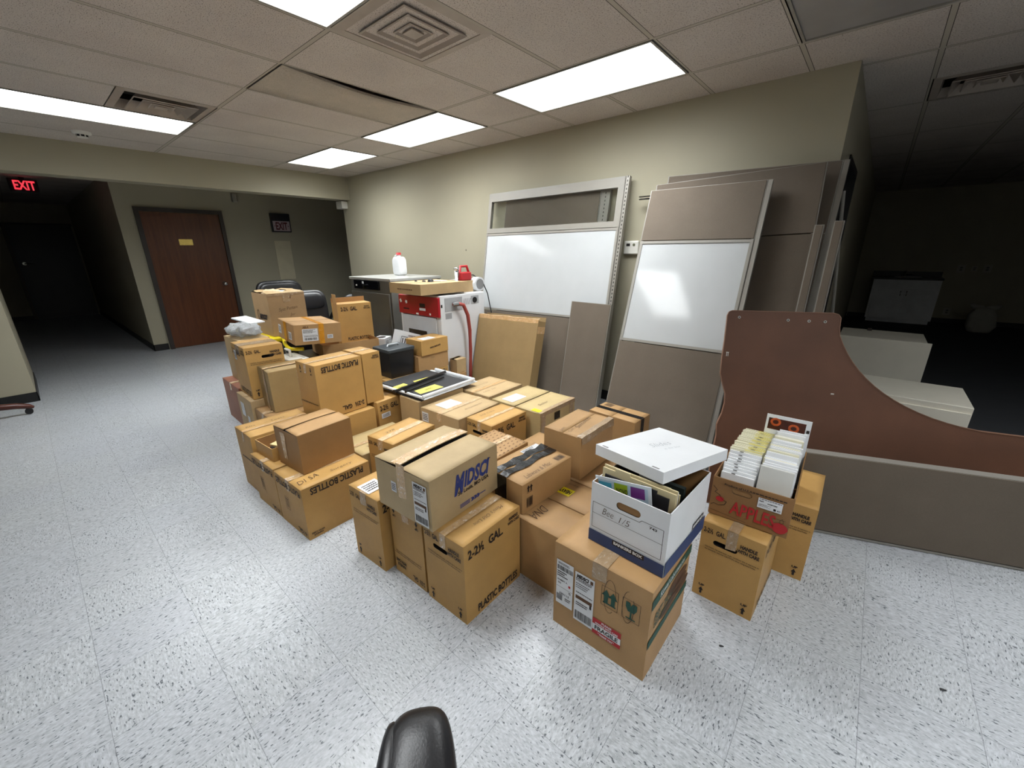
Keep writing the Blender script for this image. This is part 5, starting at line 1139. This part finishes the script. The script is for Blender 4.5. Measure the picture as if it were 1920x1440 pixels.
bm = bmesh.new(); n = len(out)
pts = [(p[0], .0165, p[1]) for p in out]
cx = sum(p[0] for p in out)/n; cz = sum(p[1] for p in out)/n
for i in range(n):
    a, b = out[i], out[(i+1) % n]; d_ = Vector((b[0]-a[0], 0, b[1]-a[1]));
    if d_.length < 1e-5: continue
    nn = Vector((d_.z, 0, -d_.x)).normalized()*-.0025
    quad(bm, [(a[0]+nn.x, 0.0, a[1]+nn.z), (b[0]+nn.x, 0.0, b[1]+nn.z), (b[0]+nn.x, .033, b[1]+nn.z), (a[0]+nn.x, .033, a[1]+nn.z)])
    quad(bm, [(a[0]+nn.x, 0.0, a[1]+nn.z), (a[0]-nn.x*.4, .0, a[1]-nn.z*.4), (b[0]-nn.x*.4, .0, b[1]-nn.z*.4), (b[0]+nn.x, 0.0, b[1]+nn.z)])
mesh_obj('edge_banding', bm, [M('edge_band', (140, 104, 84), .5)], t)
for x, z in ((-.51, 1.135), (-.265, 1.13), (-.165, 1.13), (-.09, 1.13)):
    bm = bmesh.new(); cyl(bm, (x, -.001, z), .0075, .004, 'y', 14); q_ = mesh_obj('threaded_insert', bm, [M('pale_zinc', (190, 188, 182), .4)], t)
    bm = bmesh.new(); cyl(bm, (x, -.0018, z), .0035, .001, 'y', 10); mesh_obj('insert_hole', bm, [HOLE], q_)
bm = bmesh.new(); box(bm, -.555, -.54, -.0, .004, .925, .93); box(bm, -.553, -.55, -.0, .004, .905, .925); box(bm, -.545, -.542, 0, .004, .905, .925); mesh_obj('staple', bm, [WPL], t)
bm = bmesh.new(); box(bm, -.012, .002, -.001, .004, .735, .742); mesh_obj('chip_mark', bm, [WPL], t)
# big flat carton leaning at the foot of the whiteboard panel
t = thing('flat_carton', 'large flat open-ended cardboard carton leaning against the wide whiteboard panel', 'carton'); m = frame_from(-3.165, 2.95, .5, 14, 1.2); m.translation.z = .004; t.matrix_world = m
bm = bmesh.new(); CB = cardboard('worn_carton', (152, 126, 86)); w_, h_, d_ = .80, .862, .125
box(bm, 0, w_, 0, .004, 0, h_); box(bm, 0, w_, d_-.004, d_, 0, h_+.03); box(bm, 0, .004, .004, d_-.004, 0, h_-.01); box(bm, w_-.004, w_, .004, d_-.004, 0, h_-.015); box(bm, .004, w_-.004, .004, d_-.004, 0, .004)
mesh_obj('body', bm, [CB], t)
bm = bmesh.new(); n = 16; prev = None; rq = random.Random(3)
for i in range(n+1):
    x = w_*i/n; cur = [bm.verts.new((x, -.0005, h_-.035-rq.uniform(0, .008))), bm.verts.new((x, -.001, h_+rq.uniform(-.003, .004))), bm.verts.new((x, .022+rq.uniform(-.004, .004), h_+.006+rq.uniform(-.004, .004)))]
    if prev:
        for k in (0, 1): bm.faces.new((prev[k], cur[k], cur[k+1], prev[k+1]))
    prev = cur
mesh_obj('torn_edge', bm, [TAPE], t)
bm = bmesh.new(); quad(bm, [(w_+.0008, .005, .72), (w_+.0008, d_, .73), (w_+.0008, d_, .80), (w_+.0008, .005, .79)]); mesh_obj('tape_strip', bm, [TAPE], t)

# scraps on the floor
for k, (x, y, r_, lb) in enumerate(((.475, 1.779, .007, 'black scrap lying on the bare floor at the lower right'), (-.171, 1.453, .006, 'tiny black crumb on the floor in front of the arrow-marked box'))):
    bm = bmesh.new(); pad(bm, (0, 0, 0), (r_*1.5, r_*.6, .003), .9, 12, 6, 0, lambda p: p*(1+.2*math.sin(p.x*900))); o = mesh_obj('scrap', bm, [BPLAS]); o.location = (x, y, .003); o.rotation_euler = (0, 0, .4); tag(o, lb, 'scrap')
